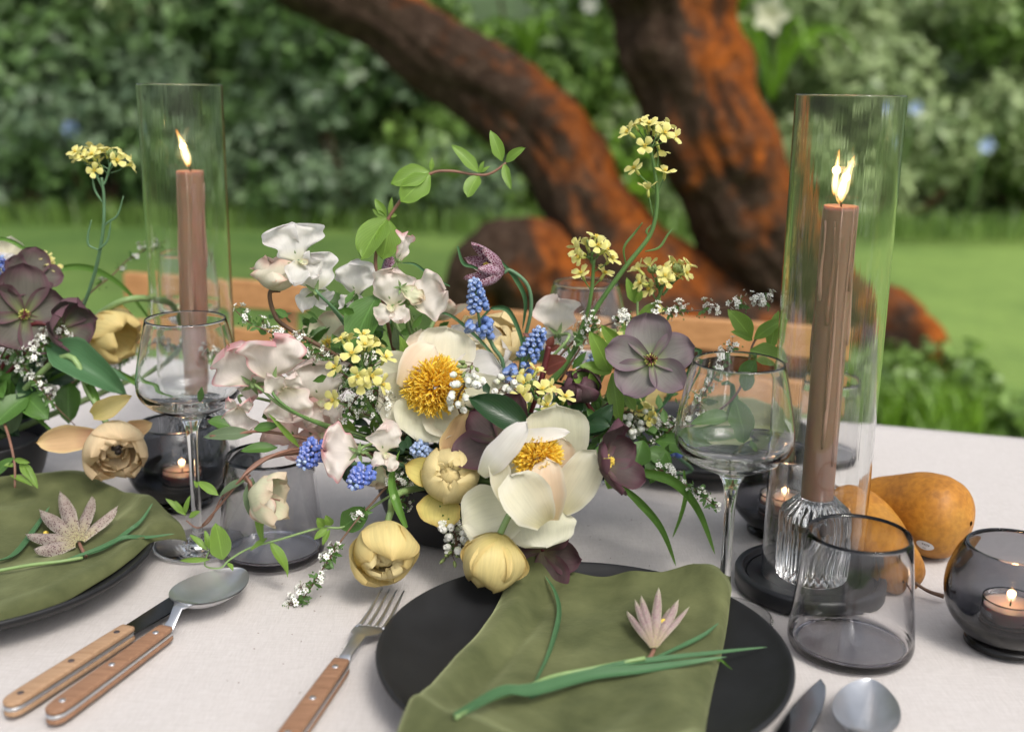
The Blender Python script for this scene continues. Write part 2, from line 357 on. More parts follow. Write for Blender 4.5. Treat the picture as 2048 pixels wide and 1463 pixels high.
# ------------------------------------------------------------------ setting
def lawn():
    m, t, b, o = newmat('lawn_grass'); co = coord(t)
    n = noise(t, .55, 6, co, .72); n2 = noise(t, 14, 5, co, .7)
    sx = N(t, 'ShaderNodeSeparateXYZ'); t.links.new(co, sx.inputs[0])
    n = mth(t, 'ADD', mth(t, 'MULTIPLY', mth(t, 'SUBTRACT', n, .5), 1.5), mth(t, 'ADD', mth(t, 'MULTIPLY', sx.outputs[0], .045), .5))  # lighter towards the right: the sunnier side is put into the grass colour
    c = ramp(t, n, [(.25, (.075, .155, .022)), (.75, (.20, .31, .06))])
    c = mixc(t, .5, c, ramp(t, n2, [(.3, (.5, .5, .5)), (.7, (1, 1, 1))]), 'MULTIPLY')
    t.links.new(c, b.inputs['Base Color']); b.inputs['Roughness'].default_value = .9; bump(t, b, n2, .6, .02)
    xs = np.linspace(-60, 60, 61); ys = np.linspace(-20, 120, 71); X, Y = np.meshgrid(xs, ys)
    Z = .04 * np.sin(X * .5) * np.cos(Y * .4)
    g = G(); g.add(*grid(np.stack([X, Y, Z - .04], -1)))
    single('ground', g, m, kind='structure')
    # wooded bank behind the shrubs
    m2, t, b, o = newmat('dark_bank_soil'); n = noise(t, 2, 5, coord(t))
    t.links.new(ramp(t, n, [(.3, (.03, .05, .02)), (.7, (.07, .12, .04))]), b.inputs['Base Color']); b.inputs['Roughness'].default_value = 1  # dark green of soil and ivy, the bank's own colour
    xs = np.linspace(-60, 60, 81); ys = np.linspace(10.5, 80, 50); X, Y = np.meshgrid(xs, ys)
    Z = -.1 + 3.2 * np.tanh(np.clip(Y - 10.6, 0, 50) * .16) + .5 * np.sin(X * .9 + Y) * np.clip((Y - 11) / 4, 0, 1)
    g = G(); g.add(*grid(np.stack([X, Y, Z], -1))); single('hillside', g, m2, kind='structure')
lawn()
def blades_mass(name, n, cx, cy, rx, ry, h, mat, label, cat, w=.006, kind=None, seed=0, lean=.35, group=None):
    r = np.random.default_rng(seed)
    a = r.uniform(0, 2 * np.pi, n); q = np.sqrt(r.uniform(0, 1, n))
    bx, by = cx + rx * q * np.cos(a), cy + ry * q * np.sin(a)
    hh = h * r.uniform(.45, 1.1, n); d = r.normal(0, lean, (n, 2)); th = r.uniform(0, np.pi, n)
    sx, sy = np.cos(th) * w, np.sin(th) * w
    z0 = np.zeros(n) - .02
    v = np.stack([np.stack([bx - sx, by - sy, z0], -1), np.stack([bx + sx, by + sy, z0], -1),
                  np.stack([bx + d[:, 0] * hh * .4 + sx * .7, by + d[:, 1] * hh * .4 + sy * .7, hh * .65], -1),
                  np.stack([bx + d[:, 0] * hh * .4 - sx * .7, by + d[:, 1] * hh * .4 - sy * .7, hh * .65], -1),
                  np.stack([bx + d[:, 0] * hh, by + d[:, 1] * hh, hh], -1)], 1).reshape(-1, 3)
    f = []
    for i in range(n): k = i * 5; f += [(k, k + 1, k + 2, k + 3), (k + 3, k + 2, k + 4)]
    g = G(); g.add(v, f); return single(name, g, mat, label, cat, group, kind)
def leafcloud(clumps, n, size, seed, squash=.9, asp=.55):
    """clumps: rows (x, y, z, r); leaves scattered through the outer shell of each"""
    r = np.random.default_rng(seed); cl = np.array(clumps, float)
    w = cl[:, 3] ** 2; k = r.choice(len(cl), n, p=w / w.sum())
    d = r.normal(size=(n, 3)); d /= np.linalg.norm(d, axis=1)[:, None]
    rad = cl[k, 3] * (1 - .45 * r.uniform(0, 1, n) ** 2)
    c = cl[k, :3] + d * rad[:, None] * [1, 1, squash] + r.normal(0, .03, (n, 3))
    nn = d + r.normal(0, .55, (n, 3)) + [0, 0, .35]; nn /= np.linalg.norm(nn, axis=1)[:, None]
    a = np.cross(nn, r.normal(size=(n, 3))); a /= np.linalg.norm(a, axis=1)[:, None]; b = np.cross(nn, a)
    s = size * r.uniform(.55, 1.3, n)[:, None]
    v = np.stack([c - a * s, c - a * s * .1 + b * s * asp - nn * s * .12, c + a * s - nn * s * .2, c - a * s * .1 - b * s * asp - nn * s * .12], 1).reshape(-1, 3)
    f = (np.arange(n)[:, None] * 4 + [0, 1, 2, 3]).tolist(); g = G(); g.add(v, f); return g
def bush(name, c, rx, ry, rz, n, size, mat, label, cat, seed, k=26, stems=True):
    r = np.random.default_rng(seed); cl = []
    for i in range(k):
        a = r.uniform(0, 2 * np.pi); q = r.uniform(.2, 1) ** .6; z = r.uniform(.05, 1)
        s = math.sqrt(max(.1, 1 - (z * .8) ** 2))
        cl.append((c[0] + rx * q * s * math.cos(a), c[1] + ry * q * s * math.sin(a), c[2] + rz * z * .85, r.uniform(.16, .42) * rz ** .5 * .8))
    root = thing(name, c, label, cat)
    part('crown', leafcloud(cl, n, size, seed), mat, root, smooth=False, kind='stuff')
    g = G()
    for x in cl[:9]: tube(g, spline([c, ((c[0] + x[0]) / 2, (c[1] + x[1]) / 2, c[2] + (x[2] - c[2]) * .35), x[:3]], 4), [.03, .02, .01], 5)
    part('branch', g, M['stem_brown'], root); return root
FD = foliage('deep_green_foliage', (.024, .055, .020), (.15, .26, .08))
FB = foliage('bluish_green_foliage', (.04, .08, .04), (.24, .34, .19))
FG = foliage('mid_green_foliage', (.045, .095, .022), (.23, .37, .08))
FL = foliage('silvery_green_foliage', (.09, .15, .05), (.42, .52, .25))
FY = foliage('bright_green_foliage', (.06, .14, .012), (.22, .40, .035))
bush('shrub', (-4.3, 10.2, 0), 1.5, .9, 2.9, 9000, .075, FD, 'dark green shrub at the far left edge, behind the yellow mustard flowers', 'shrub', 1)
bush('shrub', (-3.4, 9.6, 0), 1.1, .6, 1.5, 6500, .062, FB, 'low blue green shrub with a violet bloom, left of the left glass cylinder', 'shrub', 2)
bush('shrub', (-2.2, 10.1, 0), 1.4, .9, 2.7, 9000, .075, FD, 'tall deep green shrub seen through the left glass cylinder', 'shrub', 3)
bush('shrub', (-1.3, 9.7, 0), 1.1, .6, 1.7, 7500, .062, FB, 'soft grey green shrub between the left glass cylinder and the leaning trunk', 'shrub', 4)
bush('shrub', (-.2, 10.3, 0), 1.3, .9, 2.4, 8000, .072, FG, 'mid green shrub right behind the thinner leaning trunk', 'shrub', 5)
bush('shrub', (.9, 10.6, 0), 1.2, .8, 3.2, 7000, .07, FY, 'bright green leafy shrub filling the gap between the two trunks', 'shrub', 6)
bush('shrub', (2.2, 10.2, 0), 1.3, .8, 2.2, 8500, .066, FL, 'silvery green shrub seen through the right glass cylinder', 'shrub', 7)
bush('shrub', (3.6, 10.4, 0), 1.4, .9, 2.5, 9500, .066, FL, 'pale green shrub right of the right glass cylinder', 'shrub', 8)
bush('shrub', (5.1, 10.9, 0), 1.4, .9, 3.2, 8000, .072, FG, 'green shrub at the far right edge above the lawn', 'shrub', 9)
bush('shrub', (-2.9, 11.6, .6), 2.2, .9, 3.6, 6500, .10, FG, 'big bright topped shrub at the back on the left, above the dark ones', 'shrub', 10)
bush('shrub', (.2, 12.2, .6), 2.0, .9, 3.4, 5200, .10, FD, 'dark shrub at the back between the trunks', 'shrub', 11)
bush('shrub', (3.4, 12.4, .8), 2.4, .9, 3.6, 7000, .09, FL, 'big pale grey green shrub at the back on the right', 'shrub', 12)
bush('shrub', (-6.0, 11.5, .3), 1.6, 1.2, 3.8, 3600, .10, FD, 'tall dark shrub at the back in the upper left corner', 'shrub', 13)
bush('shrub', (6.6, 11.8, .3), 1.6, 1.2, 3.8, 3600, .10, FG, 'tall green shrub at the back in the upper right corner', 'shrub', 14)
# strap leaved clumps (pale arching leaves high in the shrubs)
def strapclump(c, n, L, w, mat, label, seed, spread=.9):
    r = np.random.default_rng(seed); root = thing('strap_leaved_plant', c, label, 'plant')
    for i in range(n):
        a = r.uniform(0, 2 * np.pi); l = L * r.uniform(.7, 1.1); d = np.array([math.cos(a), math.sin(a), 0]) * spread * r.uniform(.4, 1)
        pts = [A(c), A(c) + d * l * .35 + [0, 0, l * .6], A(c) + d * l * .8 + [0, 0, l * .75], A(c) + d * l * 1.15 + [0, 0, l * .45]]
        g = G(); ribbon(g, pts, w, 0); part('leaf', g, mat, root)
def ribbon(g, pts, w, m=0, n=6, prof=None, side=None, fold=.35, tw=0):
    """a strap leaf with a channelled section following pts"""
    c = spline(pts, n); k = len(c); tg = np.gradient(c, axis=0); tg /= np.linalg.norm(tg, axis=1)[:, None] + 1e-12
    s0 = np.cross(tg[k // 2], unit(side) if side is not None else A(EYE) - c[k // 2]); s0 = unit(s0); rows = []
    for i in range(k):
        t = i / (k - 1); ww = w * (prof(t) if prof else min(1, (t + .25) * 1.6) * (1 - t ** 2.5) ** .6 + .02)
        s = unit(s0 - tg[i] * s0.dot(tg[i])); nn = np.cross(s, tg[i])
        if tw: a = tw * (t - .3); s, nn = s * math.cos(a) + nn * math.sin(a), nn * math.cos(a) - s * math.sin(a)
        rows.append([c[i] + s * v * ww * .5 + nn * (v * v) * ww * fold for v in (-1, -.5, 0, .5, 1)])
    g.add(*grid(np.array(rows)), m=m); return g
strapclump((-3.25, 9.7, 1.45), 12, .62, .07, FL, 'fan of pale strap leaves above the left shrubs', 31)
strapclump((2.05, 9.3, 1.05), 12, .75, .06, FY, 'fan of bright strap leaves just right of the thick trunk', 32)
strapclump((.1, 9.6, 1.3), 10, .5, .06, FY, 'fan of bright green leaves between the trunks at the top', 33)
def farflower(p, r, mat, label, n=7, seed=0):
    root = thing('distant_flower', p, label, 'flower'); q = np.random.default_rng(seed)
    for i in range(n):
        a = i / n * 6.283; d = np.array([math.cos(a), -.35, math.sin(a)])
        g = G(); ribbon(g, [A(p), A(p) + d * r * .5, A(p) + d * r], r * .8, fold=.15); part('petal', g, mat, root)
    g = G(); tube(g, spline([p, (p[0], p[1] + .25, p[2] - .6)], 4), .012, 5); part('stem', g, M['stem'], root)
farflower(P(1540, 30, 9.0), .15, M['ivory_g'], 'big white bloom at the top right above the lawn', 5, 1)
farflower(P(1180, 10, 9.0), .07, M['white'], 'small white bloom at the top edge between the trunks', 6, 2)
farflower(P(1830, 215, 9.2), .06, M['muscari_p'], 'pale violet bloom beside the rim of the right glass cylinder', 6, 3)
farflower(P(1972, 290, 9.2), .07, M['muscari_p'], 'pale violet bloom near the right edge of the picture', 6, 4)
farflower(P(143, 258, 9.0), .07, M['muscari'], 'violet bloom in the shrubs at the left', 6, 5)

# ------------------------------------------------------------------ tree with two leaning trunks
from mathutils import noise as mn
def limb(g, pts, rad, seed, n=22, k=14, amp=.16):
    n, k = n * 3, int(k * 1.7)
    c = spline(pts, k); r = np.interp(np.linspace(0, 1, len(c)), np.linspace(0, 1, len(rad)), rad)
    tg = np.gradient(c, axis=0); tg /= np.linalg.norm(tg, axis=1)[:, None]
    x = unit(np.cross(tg[0], [0, 1, .1])); rows = []; q = np.random.default_rng(seed); ph = q.uniform(0, 6.28, 8)
    for i in range(len(c)):
        x = unit(x - tg[i] * x.dot(tg[i])); y = np.cross(tg[i], x); th = np.arange(n) / n * 6.2832; s = i / k
        a = 1 + amp * (np.sin(2 * th + ph[0] + s * .9) * .5 + np.sin(3 * th + ph[1] - s * .7) * .35 + np.sin(5 * th + ph[2] + s * 1.7) * .25 + .4 * np.sin(s * 2.3 + ph[3]) + .3 * np.sin(s * 5.1 + ph[4] + th)) 
        base = c[i] + (r[i] * a)[:, None] * (np.cos(th)[:, None] * x + np.sin(th)[:, None] * y)
        for jj in range(n):     # ridged plates of bark, drawn out along the limb
            w = c[i] * 1.1 + (base[jj] - c[i]) * 6; a[jj] += .7 * (.13 * (1 - abs(mn.noise(V(w * 2.2))) * 3) * .6 + .10 * mn.noise(V(base[jj] * 7)) + .05 * mn.noise(V(base[jj] * 19)))
        rows.append(c[i] + (r[i] * a)[:, None] * (np.cos(th)[:, None] * x + np.sin(th)[:, None] * y))
    v, f, uv = grid(np.array(rows), True); f += [tuple(range(n))[::-1], tuple(range((len(c) - 1) * n, len(c) * n))]
    g.add(v, f, uv); return g
DT = 4.7
tree = thing('leaning_tree', P(1600, 700, DT), 'old tree with two leaning trunks and orange algae on dark bark', 'tree')
part('trunk', limb(G(), [P(1760, 720, 4.5), P(1620, 690, DT), P(1470, 655, DT), P(1320, 575, DT), P(1205, 470, DT), P(1150, 360, DT), P(1060, 235, DT + .1), P(905, 130, DT + .2), P(740, 20, DT + .3), P(520, -110, DT + .5), P(200, -330, DT + .8)],
     [.16, .20, .20, .19, .17, .165, .16, .165, .16, .12], 1), M['bark'], tree, label='thinner trunk that leans far to the left')
part('trunk', limb(G(), [P(1720, 720, DT + .1), P(1600, 600, DT + .1), P(1500, 440, DT), P(1430, 290, DT), P(1370, 130, DT), P(1345, 0, DT), P(1320, -140, DT), P(1250, -450, DT + .2)],
     [.30, .25, .225, .235, .25, .265, .25, .18], 2, n=26), M['bark'], tree, label='thick upright trunk streaked with rust orange')
part('root', limb(G(), [P(1580, 600, DT - .05), P(1700, 625, 4.6), P(1800, 655, 4.5), P(1860, 700, 4.4), P(1880, 760, 4.4)], [.10, .13, .10, .08, .04], 3, n=14), M['bark'], tree)
part('root', limb(G(), [P(1560, 690, 4.65), P(1400, 680, 4.5), P(1250, 640, 4.5), P(1150, 620, 4.5)], [.14, .14, .14, .1], 4, n=14), M['bark'], tree)
log = thing('burl', P(1020, 640, 4.6), 'rounded mossy orange burl of trunk on the lawn, left of the tree', 'log')
part('trunk', limb(G(), [P(915, 720, 4.6), P(930, 600, 4.6), P(1000, 540, 4.6), P(1090, 570, 4.6), P(1200, 640, 4.6), P(1330, 690, 4.6)], [.06, .12, .20, .20, .19, .16], 5, n=20), M['bark'], log)
# the crown overhead, out of the frame, seen only in reflections
cr = np.random.default_rng(5)
crown = [(cr.uniform(-4, 4), cr.uniform(2.2, 8), cr.uniform(4.4, 6.2), cr.uniform(.35, .8)) for _ in range(8)]
part('crown', leafcloud(crown, 1300, .12, 77), FG, tree, smooth=False, kind='stuff')
g = G()
for x in crown[:8]: tube(g, spline([P(1250, -450, DT + .2), (x[0] * .5, (x[1] + 4) / 2, x[2] - .9), x[:3]], 5), [.09, .05, .015], 6)
part('limb', g, M['bark'], tree)
blades_mass('border_grass', 3600, 0, 9.25, 6.5, .35, .22, FG, 'long uncut grass along the foot of the shrubs at the back of the lawn', 'grass', .008, 'stuff', 6)
blades_mass('grass_tuft', 900, 1.45, 3.95, .28, .4, .17, FY, 'long bright grass at the foot of the tree by the right chair', 'grass', .006, 'stuff', 3)
blades_mass('grass_tuft', 500, 1.36, 3.2, .16, .3, .12, FG, 'darker long grass behind the right end of the table', 'grass', .006, 'stuff', 4)
gg = np.random.default_rng(9)
part_c = [(1.48 + gg.uniform(-.2, .3), 3.8 + gg.uniform(-.4, .4), gg.uniform(.02, .10), gg.uniform(.05, .12)) for _ in range(14)]
wr = thing('weed_patch', (1.48, 3.8, 0), 'leafy weeds with brown stalks below the tree root on the right', 'plant')
part('foliage', leafcloud(part_c, 1500, .035, 12), FG, wr, smooth=False, kind='stuff')

# ------------------------------------------------------------------ chairs
def chair(a0, a1, b, ztop, label):
    w = a1 - a0; ac = (a0 + a1) / 2; root = thing('garden_chair', ab(ac, b, 0), label, 'chair', 'wooden chairs on the far side of the table')
    for k in range(3):
        g = G(); box(g, ab(ac, b + .003 * k, ztop - .025 - .082 * k), w, .016, .045); part('back_slat', g, M['chair'], root, smooth=False)
    for s in (-1, 1):
        g = G(); x = ac + s * (w / 2 - .045)
        box(g, ab(x, b + .022, (ztop - .01) / 2), .022, .024, ztop - .03); part('leg', g, M['chair'], root)
        g = G(); box(g, ab(x, b - .33, .22), .022, .03, .44); part('leg', g, M['chair'], root)
    for k in range(6):
        g = G(); box(g, ab(ac, b - .36 + .064 * k, .45), w, .052, .016); part('seat_slat', g, M['chair'], root, smooth=False)
    return root
def abof(p): p = V(p); return p.dot(TU), p.dot(TN)
CB = 1.63
zt = lambda x, y: B(x, y, CB).z
chair(abof(B(250, 533, CB))[0], abof(B(612, 573, CB))[0], CB, zt(430, 553), 'wooden slatted chair behind the left glass cylinder')
chair(abof(B(868, 612, CB))[0], abof(B(1232, 632, CB))[0], CB, zt(1000, 617), 'wooden slatted chair hidden mostly by flowers behind the middle of the table')
chair(abof(B(1262, 632, CB))[0], abof(B(1712, 660, CB))[0], CB, zt(1500, 640), 'wooden slatted chair behind the right glass cylinder')
# ------------------------------------------------------------------ table and cloth
A0, A1, B0, B1 = -1.75, 1.15, .435, 1.368
tb = thing('dining_table', ab((A0 + A1) / 2, (B0 + B1) / 2, 0), 'long dining table under the linen cloth', 'table')
g = G(); box(g, ab((A0 + A1) / 2, (B0 + B1) / 2, TZ - .022), A1 - A0 - .012, B1 - B0 - .012, .034); part('tabletop', g, M['chair'], tb)
for x in (A0 + .1, A1 - .1):
    for y in (B0 + .1, B1 - .1):
        g = G(); box(g, ab(x, y, (TZ - .04) / 2), .06, .06, TZ - .045, bev=.004); part('leg', g, M['chair'], tb)
def cloth():
    na, nb = 150, 70; drop = .32
    rows = []
    q = np.linspace(-drop, (B1 - B0) + drop, nb + 30); p = np.linspace(-drop, (A1 - A0) + drop, na + 30)
    for y in q:
        row = []
        for x in p:
            ex = max(-x, x - (A1 - A0), 0); ey = max(-y, y - (B1 - B0), 0)
            cx, cy = min(max(x, 0), A1 - A0), min(max(y, 0), B1 - B0); d = math.hypot(ex, ey)
            z = TZ; ox = oy = 0
            if d > 0:
                rr = .012; th = min(d / rr, math.pi / 2); out = rr * math.sin(th); dn = rr * (1 - math.cos(th)) + max(0, d - rr * math.pi / 2)
                s = x if ey > ex else y
                out += min(1, dn / .2) * (.022 * math.sin(s * 23) + .012 * math.sin(s * 51 + 1) + .02)
                z = TZ - dn; nx, ny = (ex / d) * (1 if x > 0 else -1), (ey / d) * (1 if y > 0 else -1); ox, oy = nx * out, ny * out
            else: z += .0011 * math.sin(x * 9 + y * 5) * math.sin(y * 11 + 1) + .0007 * math.sin(x * 37 + 3 * math.sin(y * 6)) * max(0, math.sin(x * 3.1 + 1)) - .0014
            row.append(A(ab(A0 + cx + ox, B0 + cy + oy, z)))
        rows.append(row)
    g = G(); g.add(*grid(np.array(rows)))
    return single('tablecloth', g, M['linen'], 'pale natural linen tablecloth covering the whole table', 'tablecloth')
cloth()
# ------------------------------------------------------------------ tableware
Z0 = TZ + .001
def xy(x, y, z=TZ): return T(x, y, z)
def burn(root, p, h, w, lean=(0, 0), power=.02):
    g = G(); flame(g, p, h, w, lean); f_ = part('flame', g, M['flame'], root)
    g = G(); flame(g, A(p) + [lean[0] * .02, 0, h * .05], h * .80, w * .62, (lean[0] * .75, 0)); part('flame_core', g, M['flame_core'], root, sub=f_)
    l = bpy.data.lights.new('candle_glow', 'POINT'); l.energy = power; l.color = (1, .58, .26); l.shadow_soft_size = .003
    lo = bpy.data.objects.new('candle_glow', l); COL.objects.link(lo); lo.parent = root; lo.location = V(A(p) + [lean[0] * .4, 0, h * .55]) - root.location
def flame(g, p, h, w, lean=(0, 0), m=0):
    pr = [(0.0, 0), (.45, .06), (.85, .18), (1, .32), (.85, .52), (.52, .74), (.2, .92), (0.0, 1)]; rows = []
    pr = rnd(pr, 3)
    for r, z in pr:
        c = A(p) + [lean[0] * z ** 1.6, lean[1] * z ** 1.6, z * h]; th = np.arange(12) / 12 * 6.2832
        rows.append(np.stack([c[0] + r * w * np.cos(th), c[1] + r * w * np.sin(th), np.full(12, c[2])], -1))
    g.add(*grid(np.array(rows), True), m=m); return g
def hurricane(c, label, lg, lc, lt, ls, wax, leanf, tilt, seed, ctop=.305):
    c = A(c); c[2] = Z0
    # tray
    root = thing('candle_tray', c, lt, 'tray', 'round black trays under the tall candles')
    g = G(); lathe(g, rnd([(.0001, .0), (.057, .0), (.0595, .0015), (.0600, .0125), (.0588, .0150), (.0545, .0150), (.0535, .0143), (.0530, .0105), (.0001, .0102)], 1), 72, c)
    part('disc', g, M['black_wood'], root)
    g = G(); lathe(g, [(.0490, .0104), (.0505, .0112), (.0505, .0112), (.0520, .0104)], 72, c); part('inner_ring', g, M['black_wood'], root)
    # ribbed holder
    h = .0108; rt = thing('candle_holder', c + [0, 0, h], ls, 'candle holder', 'ribbed glass candle holders')
    pr = [(.0001, 0), (.0255, 0), (.0272, .002), (.0275, .030), (.0268, .036), (.0275, .042), (.0275, .052), (.0262, .056), (.0150, .0665), (.0136, .0672), (.0130, .0660), (.0130, .045), (.0001, .0440)]
    rb = lambda z, th: (.032 if .001 < z < .066 else 0) * np.cos(th * 26)
    g = G(); lathe(g, pr, 312, c + [0, 0, h], rib=lambda z, th: rb(z, th)); part('ribbed_body', g, M['cut'], rt)
    # candle
    b0 = h + .0465; L = ctop - b0; rc = .0124; tv = A(tilt)
    rt = thing('taper_candle', c + [0, 0, b0], lc, 'candle', 'tall taper candles inside glass cylinders')
    prof = rnd([(.0001, 0), (rc * .97, 0), (rc, .004), (rc, L * .5), (rc * .96, L * .85), (rc * 1.0, L - .003), (rc * .94, L - .0002), (rc * .8, L - .0015), (rc * .5, L - .0045), (.0001, L - .005)], 2)
    g = G(); g2 = G(); lathe(g, prof, 40, (0, 0, 0))
    v = g.v[0]; v[:, :2] += tv * (v[:, 2:3] / L); g.v[0] = v + c + [0, 0, b0]; part('wax', g, wax, rt)
    q = random.Random(seed)
    for k in range(9):
        a = q.uniform(2.6, 6.6); z1 = L - q.choice([0, 0, .002, .01]); ln = q.uniform(.04, .2); z2 = max(.01, z1 - ln); pts = []
        for s in np.linspace(0, 1, 9):
            z = z1 + (z2 - z1) * s; rr = rc * 1.0; aa = a + .06 * math.sin(s * 7 + k)
            pts.append(c + [rr * math.cos(aa) + tv[0] * z / L, rr * math.sin(aa) + tv[1] * z / L, b0 + z])
        g = G(); tube(g, pts, [.0006, .0008, .0006, .0009, .0012, .0019, .0013], 8); part('wax_drip', g, wax if k % 2 else M['drip'], rt)
    w0 = c + [tv[0], tv[1], b0 + L - .005]
    g = G(); tube(g, spline([w0, w0 + [0, 0, .007], w0 + [leanf[0] * .10, 0, .0125]], 4), .0007, 6); part('wick', g, M['wick'], rt)
    wt = w0 + [leanf[0] * .08, 0, .0085]
    for fl in leanf[2]:
        burn(rt, wt + [fl[0], 0.0, fl[3]], fl[1], fl[2] * 1.15, (fl[4], 0), .02)
    # cylinder
    r, t, z0, z1 = .0391, .0013, .0116, EYE.z - Z0 - .004
    rt = thing('glass_cylinder', c + [0, 0, z0], lg, 'glass cylinder', 'open glass cylinders around the tall candles')
    g = G(); pr = [(r - t, z0 + .0002), (r - t + .0003, z0), (r - .0003, z0), (r, z0 + .0002), (r, z0 + .0008), (r, z0 + .003), (r, (z0 + z1) / 2), (r, z1 - .003), (r, z1 - .0010), (r, z1 - .0005), (r - .0003, z1), (r - t + .0003, z1), (r - t, z1 - .0005), (r - t, z1 - .0010), (r - t, z1 - .003), (r - t, (z0 + z1) / 2), (r - t, z0 + .003), (r - t, z0 + .0008), (r - t, z0 + .0002)]
    lathe(g, pr, 128, c); part('wall', g, M['cylinder'], rt)
hurricane(ab(*abof(T(403, 953)), 0), '', 'clear tall glass cylinder on the left, around a terracotta taper candle', 'terracotta taper candle burning inside the left glass cylinder',
          'black tray under the left glass cylinder, hidden behind the dark votive', 'ribbed glass holder under the left taper candle', M['wax'],
          (-.02, 0, [(0, .036, .0038, 0, -.010)]), (.0055, 0), 3)
hurricane(xy(1619, 1176), '', 'clear tall glass cylinder on the right, around a brown taper candle', 'brown taper candle with long wax drips inside the right glass cylinder',
          'round black wooden tray under the right glass cylinder', 'ribbed glass holder under the right taper candle', M['wax_brown'],
          (-.035, 0, [(.0015, .036, .0041, -.002, .0085), (-.003, .034, .0021, 0.004, .0012)]), (-.0005, 0), 8)
# wine glasses
def wineglass(c, label, s=1.0, mat=None):
    c = A(c); c[2] = Z0; rt = thing('wine_glass', c, label, 'wine glass', 'stemmed wine glasses on the table'); t = .0011
    out = [(.0001, .0), (.034, .0), (.0372, .0006), (.0372, .0016), (.030, .0026), (.012, .0052), (.0058, .010), (.0045, .020), (.0040, .050), (.0040, .085), (.0052, .104), (.0085, .1125), (.012, .1165), (.0300, .1250), (.0395, .1330), (.0428, .1420), (.0415, .158), (.0368, .182), (.0328, .1985)]
    inn = [(.0328 - t * .2, .1993), (.0328 - t, .1985), (.0368 - t, .182), (.0415 - t, .158), (.0428 - t * 1.1, .1424), (.0390 - t, .1350), (.0295, .1274), (.012, .1206), (.0001, .1190)]
    pr = [(r * s, z * s) for r, z in rnd(out, 3) + rnd(inn, 3)]
    g = G(); lathe(g, [p for p in pr if p[0] >= .00009], 96, c); part('bowl_and_stem', g, mat or M['tinted'], rt)
wineglass(T(397, 1092), 'wine glass in front of the left dark votive, its stem crossing the votive')
wineglass(T(1445, 1238), 'wine glass right of the centre flowers, leaves showing through its bowl')
wineglass(ab(*abof(P(1167, 745, 1.107)), 0), 'wine glass at the back behind the yellow mustard flowers in the middle')
wineglass(ab(*abof(P(378, 660, 1.27)), 0), 'wine glass at the far side, seen behind the left glass cylinder')
def tumbler(c, label, mat=None):
    c = A(c); c[2] = Z0; rt = thing('tumbler', c, label, 'glass', 'smoked tapered tumblers'); t = .0012
    out = [(.0001, 0.0008), (.036, .0006), (.0395, 0), (.0425, .0022), (.0440, .0070), (.0437, .014), (.0405, .045), (.0362, .0855)]
    inn = [(.0357, .0863), (.0350, .0855), (.0393, .045), (.0424, .014), (.0420, .009), (.0385, .0062), (.0200, .0056), (.0001, .0055)]
    g = G(); lathe(g, rnd(out, 3) + rnd(inn, 3), 96, c); part('wall', g, mat or M['smoke'], rt)
tumbler(T(546, 1108), 'smoked tumbler on the left below the blue muscari, behind the trailing vine')
tumbler(T(1698, 1296), 'smoked tumbler at the lower right in front of the ribbed holder')
tumbler(ab(*abof(P(1655, 905, 1.17)), 0), 'smoked tumbler at the far side, behind the right glass cylinder')
# votives with tea lights
def votive(c, label, tl, mat, s=1.0, dx=0.0, n=1, tlg='tealight candles in smoked votives'):
    c = A(c); c[2] = Z0; rt = thing('votive_holder', c, label, 'votive', 'round smoked glass votive holders')
    out = [(.0001, .0), (.026, .0), (.0282, .0010), (.0285, .0035), (.0278, .0060), (.0340, .0125), (.0420, .0230), (.0460, .0370), (.0455, .0510), (.0405, .0660), (.0355, .0745)]
    inn = [(.0340, .0758), (.0322, .0745), (.0372, .0650), (.0420, .0508), (.0425, .0375), (.0400, .0270), (.0330, .0190), (.0200, .0160), (.0001, .0155)]
    g = G(); lathe(g, [(r * s, z * s) for r, z in rnd(out, 4) + rnd(inn, 4)], 96, c); part('bowl', g, mat, rt)
    for k in range(n):
        cc = c + [dx, 0, .0170 * s]; rt = thing('tealight', cc, tl, 'tealight', tlg)
        g = G(); lathe(g, rnd([(.0001, 0), (.0185, 0), (.0192, .001), (.0192, .0175), (.0189, .0178), (.0185, .0175), (.0183, .0010), (.0001, .0008)], 2), 48, cc); part('clear_cup', g, M['glass'], rt)
        g = G(); lathe(g, rnd([(.0001, .0010), (.0178, .0010), (.0180, .0020), (.0180, .0125), (.0172, .0132), (.0001, .0120)], 2), 40, cc); part('wax', g, M['tealight'], rt)
        g = G(); tube(g, [cc + [0, 0, .0118], cc + [.0003, 0, .0175]], .0006, 6); part('wick', g, M['wick'], rt)
        burn(rt, cc + [0, 0, .0150], .0128, .0033, (0, 0), .012)
votive(T(362, 1005), 'dark smoked round votive behind the left wine glass', 'lit pink tealight in the dark left votive', M['smoke_dark'], 1.04, .003)
votive(T(1557, 1062), 'smoked round votive behind the right wine glass, beside the cylinder', 'lit tealight in the votive behind the right wine glass', M['smoke_v'], 1.0, 0)
votive(T(2010, 1288), 'smoked round votive cut by the right edge of the picture', 'lit tealight in the votive at the right edge', M['smoke_v'], 1.0, .000)

